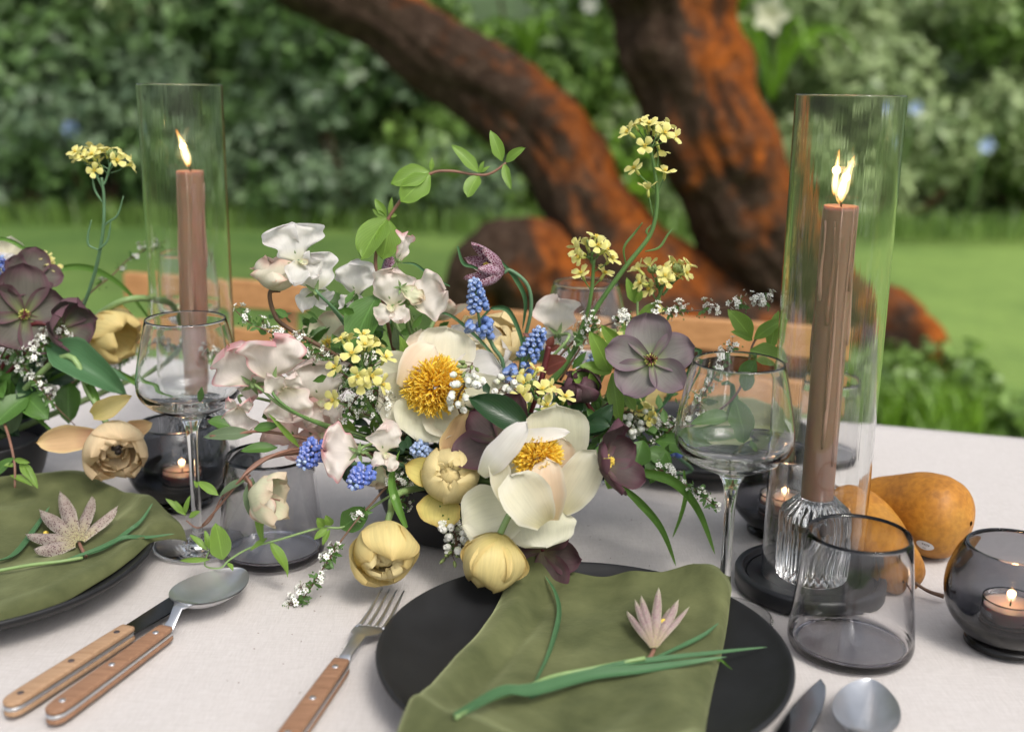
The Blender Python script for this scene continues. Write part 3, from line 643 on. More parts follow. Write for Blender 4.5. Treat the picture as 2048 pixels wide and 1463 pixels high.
# plates
def plate(c, r, label):
    c = A(c); c[2] = Z0; rt = thing('dinner_plate', c, label, 'plate', 'matte black dinner plates')
    k = r / .138
    pr = [(.0001, .002), (.075, .002), (.078, 0), (.084, 0), (.090, .003), (.112, .0085), (.130, .0165), (.1365, .0215), (.138, .0245), (.1368, .0262), (.1345, .0255), (.1270, .0195), (.110, .0115), (.092, .0075), (.07, .0062), (.0001, .006)]
    g = G(); lathe(g, [(a * k, b) for a, b in rnd(pr, 3)], 128, c); part('dish', g, M['plate'], rt); return c
PC = A(ab(*abof(V((.0503, .6864, 0))), 0)); PL = A(V((-.428, .826, 0)))
plate(PC, .138, 'black plate in the middle foreground under the draped green napkin')
plate(PL, .142, 'black plate at the left edge under a green napkin')
PF = A(V((.205, 1.17, 0))); plate(PF, .128, 'black plate on the far side, glimpsed below the wine glass bowl on the right')

def pz(p, C_, r):      # height of the plate's upper surface, or of the cloth beyond it
    d = math.hypot(p[0] - C_[0], p[1] - C_[1]) / (r / .138)
    if d > .139: return 0
    return float(np.interp(d, [0, .07, .092, .110, .127, .1345, .1372], [.006, .0062, .0075, .0115, .0195, .0255, .0262]))
def napkin(corners, C_, r, label, seed, nu=110, nv=110, wr=1.0, over=.012, hump=None):
    """a folded cloth over a plate: corners given on the table plane (near left, near right, far right, far left)"""
    q = np.random.default_rng(seed); c = [A(k)[:2] for k in corners]; ph = q.uniform(0, 6.28, 20)
    top = np.zeros((nv, nu, 3))
    for i, v in enumerate(np.linspace(0, 1, nv)):
        for j, u in enumerate(np.linspace(0, 1, nu)):
            p = (c[0] * (1 - u) + c[1] * u) * (1 - v) + (c[3] * (1 - u) + c[2] * u) * v
            sd = unit(np.append(c[1] - c[0], 0))[:2]
            p = p + sd * .0016 * (math.sin(v * 9 + ph[0]) * (1 - u) + math.sin(v * 7 + ph[1]) * u)
            d = math.hypot(p[0] - C_[0], p[1] - C_[1]); 
            z = pz(p, C_, r)
            out = d - r * .985
            if out > 0: z = max(.0, .0262 - 13 * out * out)
            w = 1 - min(1, max(0, out) / .03)
            z += .0102 + wr * (.0014 * math.sin(u * 8 + 1.6 * math.sin(v * 3.1 + ph[2]) + ph[3]) + .0010 * math.sin(v * 6 + 2 * math.sin(u * 4 + ph[4])) * (.3 + v)
                             + .00035 * math.sin(u * 23 + v * 9 + ph[5]) + .00025 * math.sin(-u * 15 + v * 27 + ph[6]))
            if hump:
                for (hu, hv, hs, ha, an) in hump:
                    du, dv = (u - hu), (v - hv); a1 = du * math.cos(an) + dv * math.sin(an); b1 = -du * math.sin(an) + dv * math.cos(an)
                    z += ha * math.exp(-(a1 / hs) ** 2) * math.exp(-(b1 / .45) ** 2)
            e = min(u, 1 - u) / .05
            if e < 1: z -= (.0092 + .001) * (1 - math.sqrt(1 - (1 - e) ** 2))
            top[i, j] = (p[0], p[1], Z0 + max(z, .0012))
    g = G(); bot = top.copy(); bot[..., 2] -= .0011
    g.add(*grid(top)); g.add(*grid(bot, flip=True))
    for s in (0, -1): g.add(*grid(np.stack([top[:, s], bot[:, s]])))
    for s in (0, -1): g.add(*grid(np.stack([top[s], bot[s]])))
    # the lower fold seen at the sides
    rt = thing('napkin', (C_[0], C_[1], Z0 + .03), label, 'napkin', 'olive velvet napkins')
    part('top_fold', g, M['velvet'], rt)
    g = G(); low = top[::3, ::3].copy(); low[..., 2] -= .0030; ctr = low.mean((0, 1)); low[..., :2] = ctr[:2] + (low[..., :2] - ctr[:2]) * .985
    g.add(*grid(low)); part('under_fold', g, M['velvet'], rt)
    return top
zc = TZ + .034
NC = napkin([T(735, 1510, zc), T(1395, 1520, zc), T(1462, 1163, zc - .004), T(1030, 1118, zc - .004)], PC, .138, 'olive green velvet napkin draped over the middle plate', 2, wr=1.7, hump=[(.93, .92, .05, .003, .2), (.09, .62, .06, .005, -.05), (.19, .62, .045, -.005, -.05), (.25, .1, .09, .005, .6), (.62, .85, .07, .0035, .5), (.75, .2, .08, .0035, -.5)])
NL = napkin([T(-520, 1020, zc), T(-80, 1238, zc), T(372, 1040, zc), T(110, 932, zc)], PL, .142, 'olive green velvet napkin draped over the left plate', 5, wr=1.3, hump=[(.80, .80, .08, .008, .15), (.62, .7, .05, -.003, .2), (.35, .8, .10, .009, .5), (.2, .3, .05, .005, -.4), (.55, .4, .05, .005, .8)])
napkin([T(1372, 880, zc), T(1580, 890, zc), T(1588, 800, zc), T(1385, 792, zc)], PF, .128, 'pale green napkin on the far plate, seen through the right wine glass', 6, nu=40, nv=40)
def napz(p, NP):
    d = np.hypot(NP[..., 0] - p[0], NP[..., 1] - p[1]); i = np.unravel_index(d.argmin(), d.shape); return NP[i][2]

# cutlery
def frame2(p0, p1, z0, z1=None):
    p0, p1 = A(p0), A(p1); x = p1 - p0; L = np.linalg.norm(x[:2]); x = unit(x); y = unit(np.cross([0, 0, 1], x)); z = np.cross(x, y)
    return p0, np.stack([x, y, z], 1), L
def xf(g, o, R_):
    for k in range(len(g.v)): g.v[k] = g.v[k] @ R_.T + o
    return g
def loft(g, xs, ws, zs, hs, m=0, n=14, p=2.6):
    """superellipse sections along x: half width, centre height, half height"""
    rows = []
    for x, w, z, h in zip(xs, ws, zs, hs):
        th = np.arange(n) / n * 6.2832; c, s = np.cos(th), np.sin(th)
        rows.append(np.stack([np.full(n, x), w * np.sign(c) * np.abs(c) ** (2 / p), z + h * np.sign(s) * np.abs(s) ** (2 / p)], -1))
    v, f, uv = grid(np.array(rows), True); f += [tuple(range(n))[::-1], tuple(range((len(rows) - 1) * n, len(rows) * n))]
    g.add(v, f, uv, m); return g
def handle(root, o, R_, L, mat, rivets, w=.0068, rm=None):
    xs = np.array([0, .002, .006, .015, L * .5, L * .85, L - .002, L]); ws = np.array([.35, .72, .95, 1.02, .98, .9, .86, .82]) * w
    for s, nm in ((1, 'handle_scale'), (-1, 'handle_scale')):
        g = G(); loft(g, xs, ws, [.0058 + s * .0034] * 8, [.0014, .0019, .0021, .0022, .0022, .0022, .0021, .0019], p=5, n=20); part(nm, xf(g, o, R_), mat, root)
    g = G(); loft(g, xs, ws * 1.0, [.0058] * 8, [.0012] * 8, p=8, n=20); part('tang', xf(g, o, R_), M['steel'], root)
    for x in rivets:
        g = G(); lathe(g, [(.0001, -.0006), (.0022, -.0006), (.0022, .0003), (.0018, .0006), (.0001, .0007)], 16, (x, 0, .0113)); part('rivet', xf(g, o, R_), rm or M['steel'], root)
def spoon(b, t, Lh, label, mat, bw=1.0):
    o, R_, L = frame2(b, t, 0); root = thing('spoon', o, label, 'spoon', 'table spoons with wooden handles')
    handle(root, o, R_, Lh, mat, (.012, Lh * .5, Lh - .012))
    bl = .078; x0 = L - bl; g = G()
    loft(g, [Lh - .001, Lh + .008, x0 - .006, x0 + .006], [.0052, .0038, .0040, .010], [.0058, .0110, .0175, .0172], [.0012, .0013, .0012, .0008]); part('neck', xf(g, o, R_), M['steel'], root)
    g = G(); rows = []; n = 26
    def sec(x):
        s = (x - x0) / bl; w = .0255 * bw * (max(0, math.sin(math.pi * min(1, s ** .80)))) ** .55; return w, s
    for side in (1, -1):
        rows = []
        for k in range(n + 1):
            x = x0 + bl * (0.5 - .5 * math.cos(math.pi * k / n)); w, s = sec(x); rim = .0185 - .005 * s; dep = .0115 * (w / .0255 / bw) ** 1.4
            vs = np.linspace(-1, 1, 19); rows.append([(x, w * v, rim - dep * (1 - v * v) - (0 if side == 1 else .0009) + .0006) for v in vs])
        g.add(*grid(np.array(rows), flip=side == -1))
    part('bowl', xf(g, o, R_), M['steel'], root)
def knife(b, t, Lh, label, mat, rm=None, tip=True):
    o, R_, L = frame2(b, t, 0); root = thing('table_knife', o, label, 'knife', 'table knives with wooden handles')
    handle(root, o, R_, Lh, mat, (.012, Lh * .5, Lh - .012), rm=rm)
    g = G(); xs = np.linspace(Lh - .002, L, 22); rows = []
    for x in xs:
        s = (x - Lh) / (L - Lh); top = .0085 * (1 - max(0, (s - .5) / .5) ** 1.9) + .001 * s; bot = -.0070 - .0035 * math.sin(min(1, max(0, s)) * 2.4) * (1 - s) ** .2 if s < 1 else 0
        k = 1 - max(0, (s - .62) / .38) ** 2; bot *= math.sqrt(max(.001, k)); top = max(top, bot + .0006)
        rows.append([(x, bot, .0060), (x, bot + .001, .0066), (x, top - .0008, .0069), (x, top, .0064), (x, top, .0054), (x, top - .0008, .0050), (x, bot + .001, .0055)])
    v, f, uv = grid(np.array(rows), True); g.add(v, f); part('blade', xf(g, o, R_), M['blade_dark_refl' if rm else 'blade'], root, smooth=False)
def fork(b, t, Lh, label):
    o, R_, L = frame2(b, t, 0); root = thing('fork', o, label, 'fork')
    handle(root, o, R_, Lh, M['handle'], (.012, Lh * .5, Lh - .012))
    tl = .056; x0 = L - tl
    g = G(); loft(g, [Lh - .001, Lh + .010, x0 - .022, x0 - .012, x0 - .003, x0 + .003], [.0052, .0040, .0050, .0105, .0120, .0118], [.0058, .0085, .0090, .0060, .0040, .0036], [.0012, .0013, .0011, .0010, .0009, .0008]); part('neck', xf(g, o, R_), M['steel'], root)
    for k in range(4):
        y = (k - 1.5) * .0062; g = G(); xs = x0 + np.linspace(0, 1, 8) * tl
        loft(g, xs, [.0023, .0016, .0015, .0014, .0013, .0012, .0010, .0005], [.0036, .0030, .0030, .0034, .0044, .0058, .0075, .0088], [.0008, .0010, .0010, .0009, .0009, .0008, .0007, .0004], n=8, p=3)
        v = g.v[0]; v[:, 1] += y * (1 - .05 * (v[:, 0] - x0) / tl); part('tine', xf(g, o, R_), M['steel'], root)
zk = lambda x, y: T(x, y, Z0 + .004)
def flat(p): p = A(p); p[2] = Z0; return p
dim = plain('dark_rivet', (.10, .08, .08), .5, .6)
knife(flat(zk(14, 1424)), flat(zk(425, 1160)), float(np.linalg.norm(A(zk(242, 1264)) - A(zk(14, 1424)))), 'knife with pale wooden handle and dark rivets, left of the spoon beside the left plate', M['handle_pale'], dim)
spoon(flat(zk(100, 1440)), flat(zk(482, 1158)), float(np.linalg.norm(A(zk(322, 1266)) - A(zk(100, 1440)))), 'spoon lying partly over the knife blade beside the left plate', M['handle'])
fork(flat(zk(560, 1508)), flat(zk(786, 1190)), float(np.linalg.norm(A(zk(690, 1335)) - A(zk(560, 1508)))), 'steel fork with riveted wooden handle beside the middle plate')
knife(flat(zk(1425, 1770)), flat(zk(1643, 1364)), .09, 'knife tip rising from the bottom edge, right of the middle plate', M['handle'])
spoon(flat(zk(1690, 1760)), flat(zk(1738, 1384)), .1, 'spoon bowl at the bottom edge below the right tumbler', M['handle'], .80)

# pears
def pear(body, neck, br, label, mat, stem, seed, nr=.012):
    body, neck = A(body), A(neck); root = thing('pear', body, label, 'pear', 'ripe brown pears lying on the cloth'); q = np.random.default_rng(seed); ph = q.uniform(0, 6, 6)
    ax = neck - body; L = np.linalg.norm(ax); Bz = basis(ax); rows = []
    for t in np.linspace(0, 1, 34):
        x = -br * .93 + (L + br * .93 + nr) * t; s = (x + br * .93) / (L + br * .93)
        prof = np.interp(t, [0, .02, .06, .14, .26, .38, .5, .62, .76, .88, .95, .985, 1], [.06, .32, .62, .88, 1, 1.0, .95, .86, .76, .68, .60, .42, .05]) * br
        th = np.arange(32) / 32 * 6.2832; rr = prof * (1 + .03 * np.sin(2 * th + ph[0] + t * 3) + .02 * np.sin(3 * th + ph[1] - t * 5) + .012 * np.sin(5 * th + ph[2] + t * 9))
        rows.append((np.stack([rr * np.cos(th), rr * np.sin(th), np.full(32, x)], -1)) @ Bz.T + body)
    rows = np.array(rows); rows[1:-1] = (rows[:-2] + 2 * rows[1:-1] + rows[2:]) / 4
    g = G(); g.add(*grid(rows, True)); part('fruit', g, mat, root)
    g = G(); tube(g, spline(stem, 6), [.0022, .0014, .0013, .0015, .0019], 8); part('stem', g, M['stem_brown'], root); return root
def pearmat():
    m, t, b, o = newmat('russet_pear_skin'); co = coord(t); n = noise(t, 18, 6, co, .7); n2 = noise(t, 220, 3, co); n3 = noise(t, 9, 2, co)
    c = ramp(t, n, [(.3, (.24, .095, .014)), (.55, (.42, .175, .018)), (.75, (.54, .26, .035))])
    c = mixc(t, .5, c, ramp(t, n2, [(.35, (.55, .5, .45)), (.6, (1, 1, 1))]), 'MULTIPLY')
    c = mixc(t, ramp(t, n3, [(.55, (0, 0, 0)), (.75, (.5, .5, .5))]), c, (.20, .13, .035))
    t.links.new(c, b.inputs['Base Color']); b.inputs['Roughness'].default_value = .52; b.inputs['Specular IOR Level'].default_value = .35; bump(t, b, mth(t, 'ADD', n2, n), .35, .0010); return m
M['pear'] = pearmat()
p1 = T(1860, 1106); p1.z = Z0 + .034; p1n = T(1748, 1070); p1n.z = Z0 + .030
PR = pear(p1, p1n, .035, 'larger golden pear with a small sticker, its stem pointing left behind the candle', M['pear'], [p1n + V((-.008, .004, .001)), p1n + V((-.022, .010, .007)), p1n + V((-.045, .016, .014))], 1, .013)
def sticker():
    b0 = A(p1)
    from mathutils.bvhtree import BVHTree
    me = PR.children[0].data; tr = BVHTree.FromPolygons([v.co + PR.location for v in me.vertices], [tuple(p.vertices) for p in me.polygons])
    h = tr.ray_cast(EYE, ray(1850, 1090).normalized())
    if h[0] is None: h = tr.find_nearest(P(1850, 1090, .89))
    hit, n = A(h[0]), A(h[1]); n = n if n.dot(hit - b0) > 0 else -n
    def drop(p): q = tr.find_nearest(V(p)); return A(q[0]) + unit(A(q[0]) - b0) * .0005
    x = unit(np.cross([0, 0, 1], n)); x = unit(x * .96 - unit(np.cross(n, x)) * .28); y = np.cross(n, x)
    g = G(); rows = []
    for rr in (0.02, .5, 1):
        th = np.arange(28) / 28 * 6.2832; e = rr * (np.cos(th)[:, None] * x * .0075 + np.sin(th)[:, None] * y * .0046)
        rows.append(np.array([drop(q) for q in hit + e]))
    g.add(*grid(np.array(rows), True)); st = part('sticker', g, plain('white_sticker', (.62, .64, .66), .45, 0, .03), PR)
    for txt, dy, sz in (('4409', .0010, .0034), ('USA', -.0024, .0016)):
        cu = bpy.data.curves.new('sticker_print', 'FONT'); cu.body = txt; cu.size = sz; cu.align_x = 'CENTER'; cu.extrude = .00003
        ob = bpy.data.objects.new('tmp', cu); me = bpy.data.meshes.new_from_object(ob); bpy.data.objects.remove(ob)
        me.name = 'sticker_print'; me.materials.clear(); me.materials.append(M['wick'])
        po = hit + n * .0012 + y * dy
        mt = Matrix(((x[0], y[0], n[0], po[0]), (x[1], y[1], n[1], po[1]), (x[2], y[2], n[2], po[2]), (0, 0, 0, 1)))
        me.transform(Matrix.Translation(-PR.location) @ mt); o = link('print', me, st)
sticker()
p2 = P(1700, 1040, .915); p2.z = Z0 + .0305; p2n = T(1805, 1146, Z0 + .016)
pear(p2, p2n, .0300, 'smaller brown pear behind the right cylinder, neck and stem toward the right edge', M['pear'], [p2n + V((.004, -.006, 0)), T(1835, 1168, Z0 + .010), T(1858, 1182, Z0 + .006), T(1888, 1192, Z0 + .004)], 4, .0115)
# flower bowls
def fbowl(c, r, h, label):
    c = A(c); c[2] = Z0; rt = thing('flower_bowl', c, label, 'bowl', 'low black flower bowls')
    k = r / .07
    pr = [(.0001, 0), (.038, 0), (.050, .003), (.062, .018), (.069, .040), (.070, h), (.0685, h + .0015), (.067, h), (.066, .040), (.059, .020), (.046, .008), (.0001, .007)]
    g = G(); lathe(g, [(a * k, b) for a, b in rnd(pr, 3)], 72, c); part('shell', g, M['bowl'], rt)
    g = G(); lathe(g, [(.0001, h - .012), (.064 * k, h - .012)], 40, c); part('water', g, M['velvet_dark'], rt)
VC = A(T(912, 1060)); VC[2] = Z0; fbowl(VC, .070, .058, 'low black bowl holding the middle flower arrangement')
VL = A(P(-60, 900, 1.02)); VL[2] = Z0; fbowl(VL, .070, .058, 'low black bowl at the left edge holding the left flower arrangement')
# crumbs of pollen and leaf on the cloth
g = G(); q = np.random.default_rng(3)
for k in range(70):
    px, py = q.uniform(1010, 1500), q.uniform(1010, 1190)
    if k > 45: px, py = q.uniform(450, 800), q.uniform(1130, 1400)
    c = A(T(px, py, TZ + .0008)); a = q.uniform(0, 6.28); l = q.uniform(.0004, .0013); d = np.array([math.cos(a), math.sin(a), 0]) * l; e = np.array([-math.sin(a), math.cos(a), 0]) * l * .35
    g.add([c - d, c + e, c + d, c - e, c + [0, 0, .0004]], [(0, 1, 4), (1, 2, 4), (2, 3, 4), (3, 0, 4)])
single('plant_crumbs', g, M['stem_brown'], 'tiny dark plant crumbs scattered on the cloth right of the bowl', 'crumbs', kind='stuff')
P_vec, T_vec = P, T
def P(*a): return A(P_vec(*a))
def T(*a): return A(T_vec(*a))
# ------------------------------------------------------------------ builders for flowers and leaves
def px(w, Y): return w * Y * 1.02 / F
def eye(p): return unit(A(EYE) - A(p))
def blade(g, b, tip, w, n0=None, arch=0., cup=.15, ruf=0., tm=.5, k=2.0, b0=.25, seed=0, nt=14, nv=9, notch=0., curl=0., m=0, twist=0., fold=0., wave=3.0, lift=0., rag=.035):
    b, tip = A(b), A(tip); a = tip - b; L = np.linalg.norm(a); a = a / L
    n0 = eye((b + tip) / 2) if n0 is None else unit(n0)
    s = np.cross(a, n0)
    s = unit(s) if np.linalg.norm(s) > 1e-4 else unit(np.cross(a, [1, 0, .3])); n = np.cross(s, a)
    q = np.random.default_rng(seed + 11); ph = q.uniform(0, 6.28, 6)
    t = np.linspace(0, 1, nt)[:, None]; v = np.linspace(-1, 1, nv)[None, :]
    up = b0 + (1 - b0) * np.sin(np.pi / 2 * np.clip(t / tm, 0, 1)); dn = np.clip(1 - np.clip((t - tm) / (1 - tm), 0, 1) ** k, 0, 1) ** (1 / min(k, 2.2))
    wt = w * .5 * up * np.maximum(dn, .015)
    tt = t * (1 - notch * np.exp(-(v / .16) ** 2) * t ** 2) 
    x = tt * L * (1 + rag * .5 * t ** 2 * (np.sin(v * 4 + ph[5]) + .5 * np.sin(v * 9 + ph[2]))) + 0 * v
    y = v * wt * (1 + rag * (np.sin(t * 9 + ph[3] + np.sign(v)) + .6 * np.sin(t * 19 + ph[5] - 2 * np.sign(v))))
    z = arch * L * 4 * tt * (1 - tt) + cup * w * v * v * np.sin(np.pi * np.clip(t, 0, 1) * .8 + .25) - curl * L * np.clip(tt - .45, 0, 1) ** 2 * 3 + fold * np.abs(y) + lift * L * tt
    if ruf:
        e = np.abs(v) ** 2 * .8 + t ** 4 * .7
        z = z + ruf * w * e * (np.sin(t * wave * 3 + ph[0] + v * 2) * .5 + np.sin(t * wave * 6 + ph[1] - v * 3.5) * .3 + np.sin(v * 5 + ph[2]) * t * .5 + .25 * np.sin(v * 11 + t * 9 + ph[4]) * t)
        x = x + ruf * L * .12 * t ** 3 * np.sin(v * 6 + ph[3])
    if twist:
        ang = twist * t; y, z = y * np.cos(ang) - z * np.sin(ang), y * np.sin(ang) + z * np.cos(ang)
    pts = b + x[..., None] * a + y[..., None] * s + z[..., None] * n
    return g.add(*grid(pts), m=m)
def pb(root, nm, b, t, w, mat, **k):           # a petal given by the points where it starts and ends
    g = G(); blade(g, P(*b), P(*t), px(w, (b[2] + t[2]) / 2), **k); return part(nm, g, mat, root)
def rpetal(L, W_, a0, a1, r0=0., cup=.2, ruf=0., tm=.55, k=2.2, b0=.3, seed=0, nt=14, nv=9, ae=1.0):
    q = np.random.default_rng(seed + 5); ph = q.uniform(0, 6.28, 6); t = np.linspace(0, 1, nt); ang = np.radians(a0 + (a1 - a0) * t ** ae)
    ds = L / (nt - 1); x = r0 + np.concatenate([[0], np.cumsum(np.sin((ang[1:] + ang[:-1]) / 2) * ds)]); z = np.concatenate([[0], np.cumsum(np.cos((ang[1:] + ang[:-1]) / 2) * ds)])
    up = b0 + (1 - b0) * np.sin(np.pi / 2 * np.clip(t / tm, 0, 1)); dn = np.clip(1 - np.clip((t - tm) / (1 - tm), 0, 1) ** k, 0, 1) ** (1 / min(k, 2.2))
    wt = W_ * .5 * up * np.maximum(dn, .02); v = np.linspace(-1, 1, nv); nn = np.stack([-np.cos(ang), np.zeros(nt), np.sin(ang)], 1)
    T_, Vv = t[:, None], v[None, :]
    h = cup * W_ * Vv ** 2 * np.sin(np.pi * (.12 + .7 * T_)) 
    if ruf: h = h + ruf * W_ * (np.abs(Vv) ** 2 * .7 + T_ ** 3 * .6) * (np.sin(T_ * 7 + ph[0] + Vv * 2) * .6 + np.sin(T_ * 15 + ph[1] - 3 * Vv) * .3 + .4 * np.sin(Vv * 6 + ph[2]) * T_)
    pts = np.stack([x, np.zeros(nt), z], 1)[:, None] + h[..., None] * nn[:, None] + np.stack([np.zeros((nt, nv)), Vv * wt[:, None], np.zeros((nt, nv))], -1)
    return pts
def rings(root, c, axis, rs, seed=0, nm='petal', spin0=0, up=None):
    q = random.Random(seed); Bz = basis(axis, up=up)
    for ri, (n, mat, kw) in enumerate(rs):
        for i in range(n):
            kk = dict(kw); jit = kk.pop('jit', .08); off = kk.pop('off', 0); st = kk.pop('stag', .04); zz = kk.pop('z', 0)
            for a in ('L', 'W_'): kk[a] = kk[a] * q.uniform(1 - jit, 1 + jit)
            kk['a0'] += q.uniform(-60, 60) * jit; kk['a1'] += q.uniform(-110, 110) * jit
            pts = rpetal(seed=q.randint(0, 9999), **kk); sp = spin0 + off + (i + q.uniform(-.1, .1)) / n * 6.2832
            cs, sn = math.cos(sp), math.sin(sp); rz = np.array([[cs, -sn, 0], [sn, cs, 0], [0, 0, 1]])
            pts = pts * (1 + st * (i % 2)); pts = pts + [0, 0, zz]
            g = G(); g.add(*grid(pts @ rz.T @ Bz.T + A(c))); part(nm, g, mat, root)
    return Bz
def stem(root, pts, r=.0016, mat=None, nm='stem', n=7):
    g = G(); tube(g, spline([A(p) for p in pts], 7), r, n); return part(nm, g, mat or M['stem'], root)
def tobowl(c, axis, dest=None, d=.035):
    c, axis = A(c), unit(axis); dest = A(VC) + [0, 0, .045] if dest is None else A(dest)
    a = c - axis * d; return [c, a, a * .45 + dest * .55 + [0, 0, .012], dest]
FG_ = 'flowers in the middle arrangement'
def flower(nm, c, label, cat, group=None): return thing(nm, V(A(c)), label, cat, group)

def double_tulip(c, axis, s, label, mo, mi, seed, st=None, outer=4, oa=(72, -5), stm=None, open_=0, rs=None):
    r = flower('tulip', c, label, 'tulip')
    back = A(c) - unit(axis) * s * .42
    rings(r, back, axis, ([(outer, mo, dict(L=1.30 * s, W_=.98 * s, a0=oa[0], a1=oa[1], cup=.26, ruf=.05, tm=.6, jit=.08))] if outer else []) + [
        (5, mi, dict(L=1.22 * s, W_=.74 * s, a0=82, a1=-56 + open_, cup=.26, ruf=.06, off=.4)), (5, mi, dict(L=1.08 * s, W_=.62 * s, a0=76, a1=-60 + open_, cup=.28, ruf=.08, off=.9)),
        (4, mi, dict(L=.92 * s, W_=.54 * s, a0=62, a1=-62 + open_, cup=.30, ruf=.10, z=.03 * s)), (4, mi, dict(L=.74 * s, W_=.42 * s, a0=44, a1=-60, cup=.32, ruf=.12, z=.06 * s, off=.6)), (3, mi, dict(L=.6 * s, W_=.32 * s, a0=24, a1=-45, cup=.35, ruf=.12, z=.08 * s))], seed)
    stem(r, st or tobowl(c, axis), .0028, stm or M['stem_pale']); return r
def hellebore(c, axis, d, label, mat, seed, a=(80, 62), st=None, stm=None, centre=True, n=5, cat='hellebore', Wf=.47, spin=0, cup=.16, outline=1.9):
    r = flower('hellebore', c, label, cat)
    Bz = rings(r, c, axis, [(n, mat, dict(L=d * .53, W_=d * Wf, a0=a[0], a1=a[1], cup=cup, ruf=.09, tm=.56, k=outline, b0=.22, r0=.0012, jit=.12, stag=.10))], seed, spin0=spin)
    if centre:
        g = G(); q = np.random.default_rng(seed)
        for i in range(11):
            an = i / 11 * 6.28; p0 = A([math.cos(an) * .0022, math.sin(an) * .0022, .0005]); p1 = p0 * [2.1, 2.1, 1] + [0, 0, .0042]
            tube(g, np.array([p0, (p0 + p1) / 2, p1]) @ Bz.T + A(c), [.0007, .0012, .0009], 6)
        part('nectary', g, M['yellow_g'], r); g = G()
        for i in range(26):
            an = q.uniform(0, 6.28); rr = q.uniform(.1, 1); p1 = A([math.cos(an) * .006 * rr, math.sin(an) * .006 * rr, .0105 - .003 * rr])
            tube(g, np.array([A([0, 0, .001]), p1 * .55 + [0, 0, .001], p1]) @ Bz.T + A(c), [.0002, .0002, .0006], 5)
        part('stamen', g, M['anther'] if mat not in (M['hell'], M['hell_l']) else M['stem_red'], r)
    stem(r, st or tobowl(c, axis), .0019, stm or M['stem_red']); return r
def calyx(r, c, back, s, n=5, mat=None):
    g = G(); Bz = basis(back)
    for i in range(n):
        an = i / n * 6.283; d = A([math.cos(an), math.sin(an), 0]); b = d * s * .06 + [0, 0, s * .10]
        blade(g, (b @ Bz.T) + A(c), ((d * s * .34 - [0, 0, s * .08]) @ Bz.T) + A(c), s * .13, n0=(A([0, 0, 1.]) @ Bz.T), tm=.25, k=1.1, nt=6, nv=5, curl=-.1)
    tube(g, (np.array([[0, 0, 0], [0, 0, s * .08], [0, 0, s * .2], [0, 0, s * .27]]) @ Bz.T) + A(c), [s * .09, s * .10, s * .07, s * .03], 9)
    part('calyx', g, mat or M['sepal'], r)
def sweetpea(c, up, front, s, label, mat, seed, st=None, back=False, wings=True, W_=1.3, cal=True, stm=None, wm=None, notch=.16):
    s = s * .92; c = A(c); up, front = unit(up), A(front); front = unit(front - up * front.dot(up)); side = np.cross(up, front); r = flower('sweet_pea', c, label, 'sweet pea')
    q = random.Random(seed)
    g = G(); blade(g, c, c + up * s - front * s * .08, s * W_, n0=front, cup=-.10, ruf=.30, tm=.55, k=2.6, b0=.16, seed=seed, nt=24, nv=23, notch=notch, fold=.16, curl=.16, wave=2.2, rag=.12); part('standard_petal', g, mat, r)
    if wings:
        for sg in (-1, 1):
            e = c + front * s * q.uniform(.28, .4) - up * s * q.uniform(.35, .55) + side * sg * s * q.uniform(.25, .42)
            g = G(); blade(g, c + front * s * .05, e, s * .58, n0=front + side * sg * .5, cup=.2, ruf=.26, tm=.6, k=2.2, b0=.25, seed=seed + sg + 5, nt=16, nv=13, arch=.12, rag=.12); part('wing_petal', g, wm or mat, r)
        g = G(); blade(g, c + front * s * .06, c + front * s * .36 - up * s * .12, s * .26, n0=up, cup=.4, tm=.5, k=2, seed=seed); part('keel', g, M['hell_g'], r)
    if cal: calyx(r, c - front * s * .02 - up * s * .02, -front if not back else front * -.9 - up * .2, s * .9)
    stem(r, st or tobowl(c - front * s * .2, front, d=.03), .0013, stm or M['stem_pale']); return r
def obj_at(nm, me, mat4, root):
    o = bpy.data.objects.new(nm, me); COL.objects.link(o); o.parent = root; o.matrix_local = Matrix.Translation(-root.location) @ mat4; return o
def m4(pos, z, s, spin=0):
    Bz = basis(z, spin) * s; return Matrix([[Bz[i][0], Bz[i][1], Bz[i][2], pos[i]] for i in range(3)] + [[0, 0, 0, 1]])
def bellmesh(mat):
    g = G(); lathe(g, rnd([(.05, 0), (.34, .12), (.5, .42), (.47, .72), (.28, .95), (.34, 1.08), (.22, 1.04), (.02, .9)], 1), 9); return g.mesh('floret', mat)
BELL = {k: bellmesh(M[k]) for k in ('muscari', 'muscari_v', 'muscari_p')}
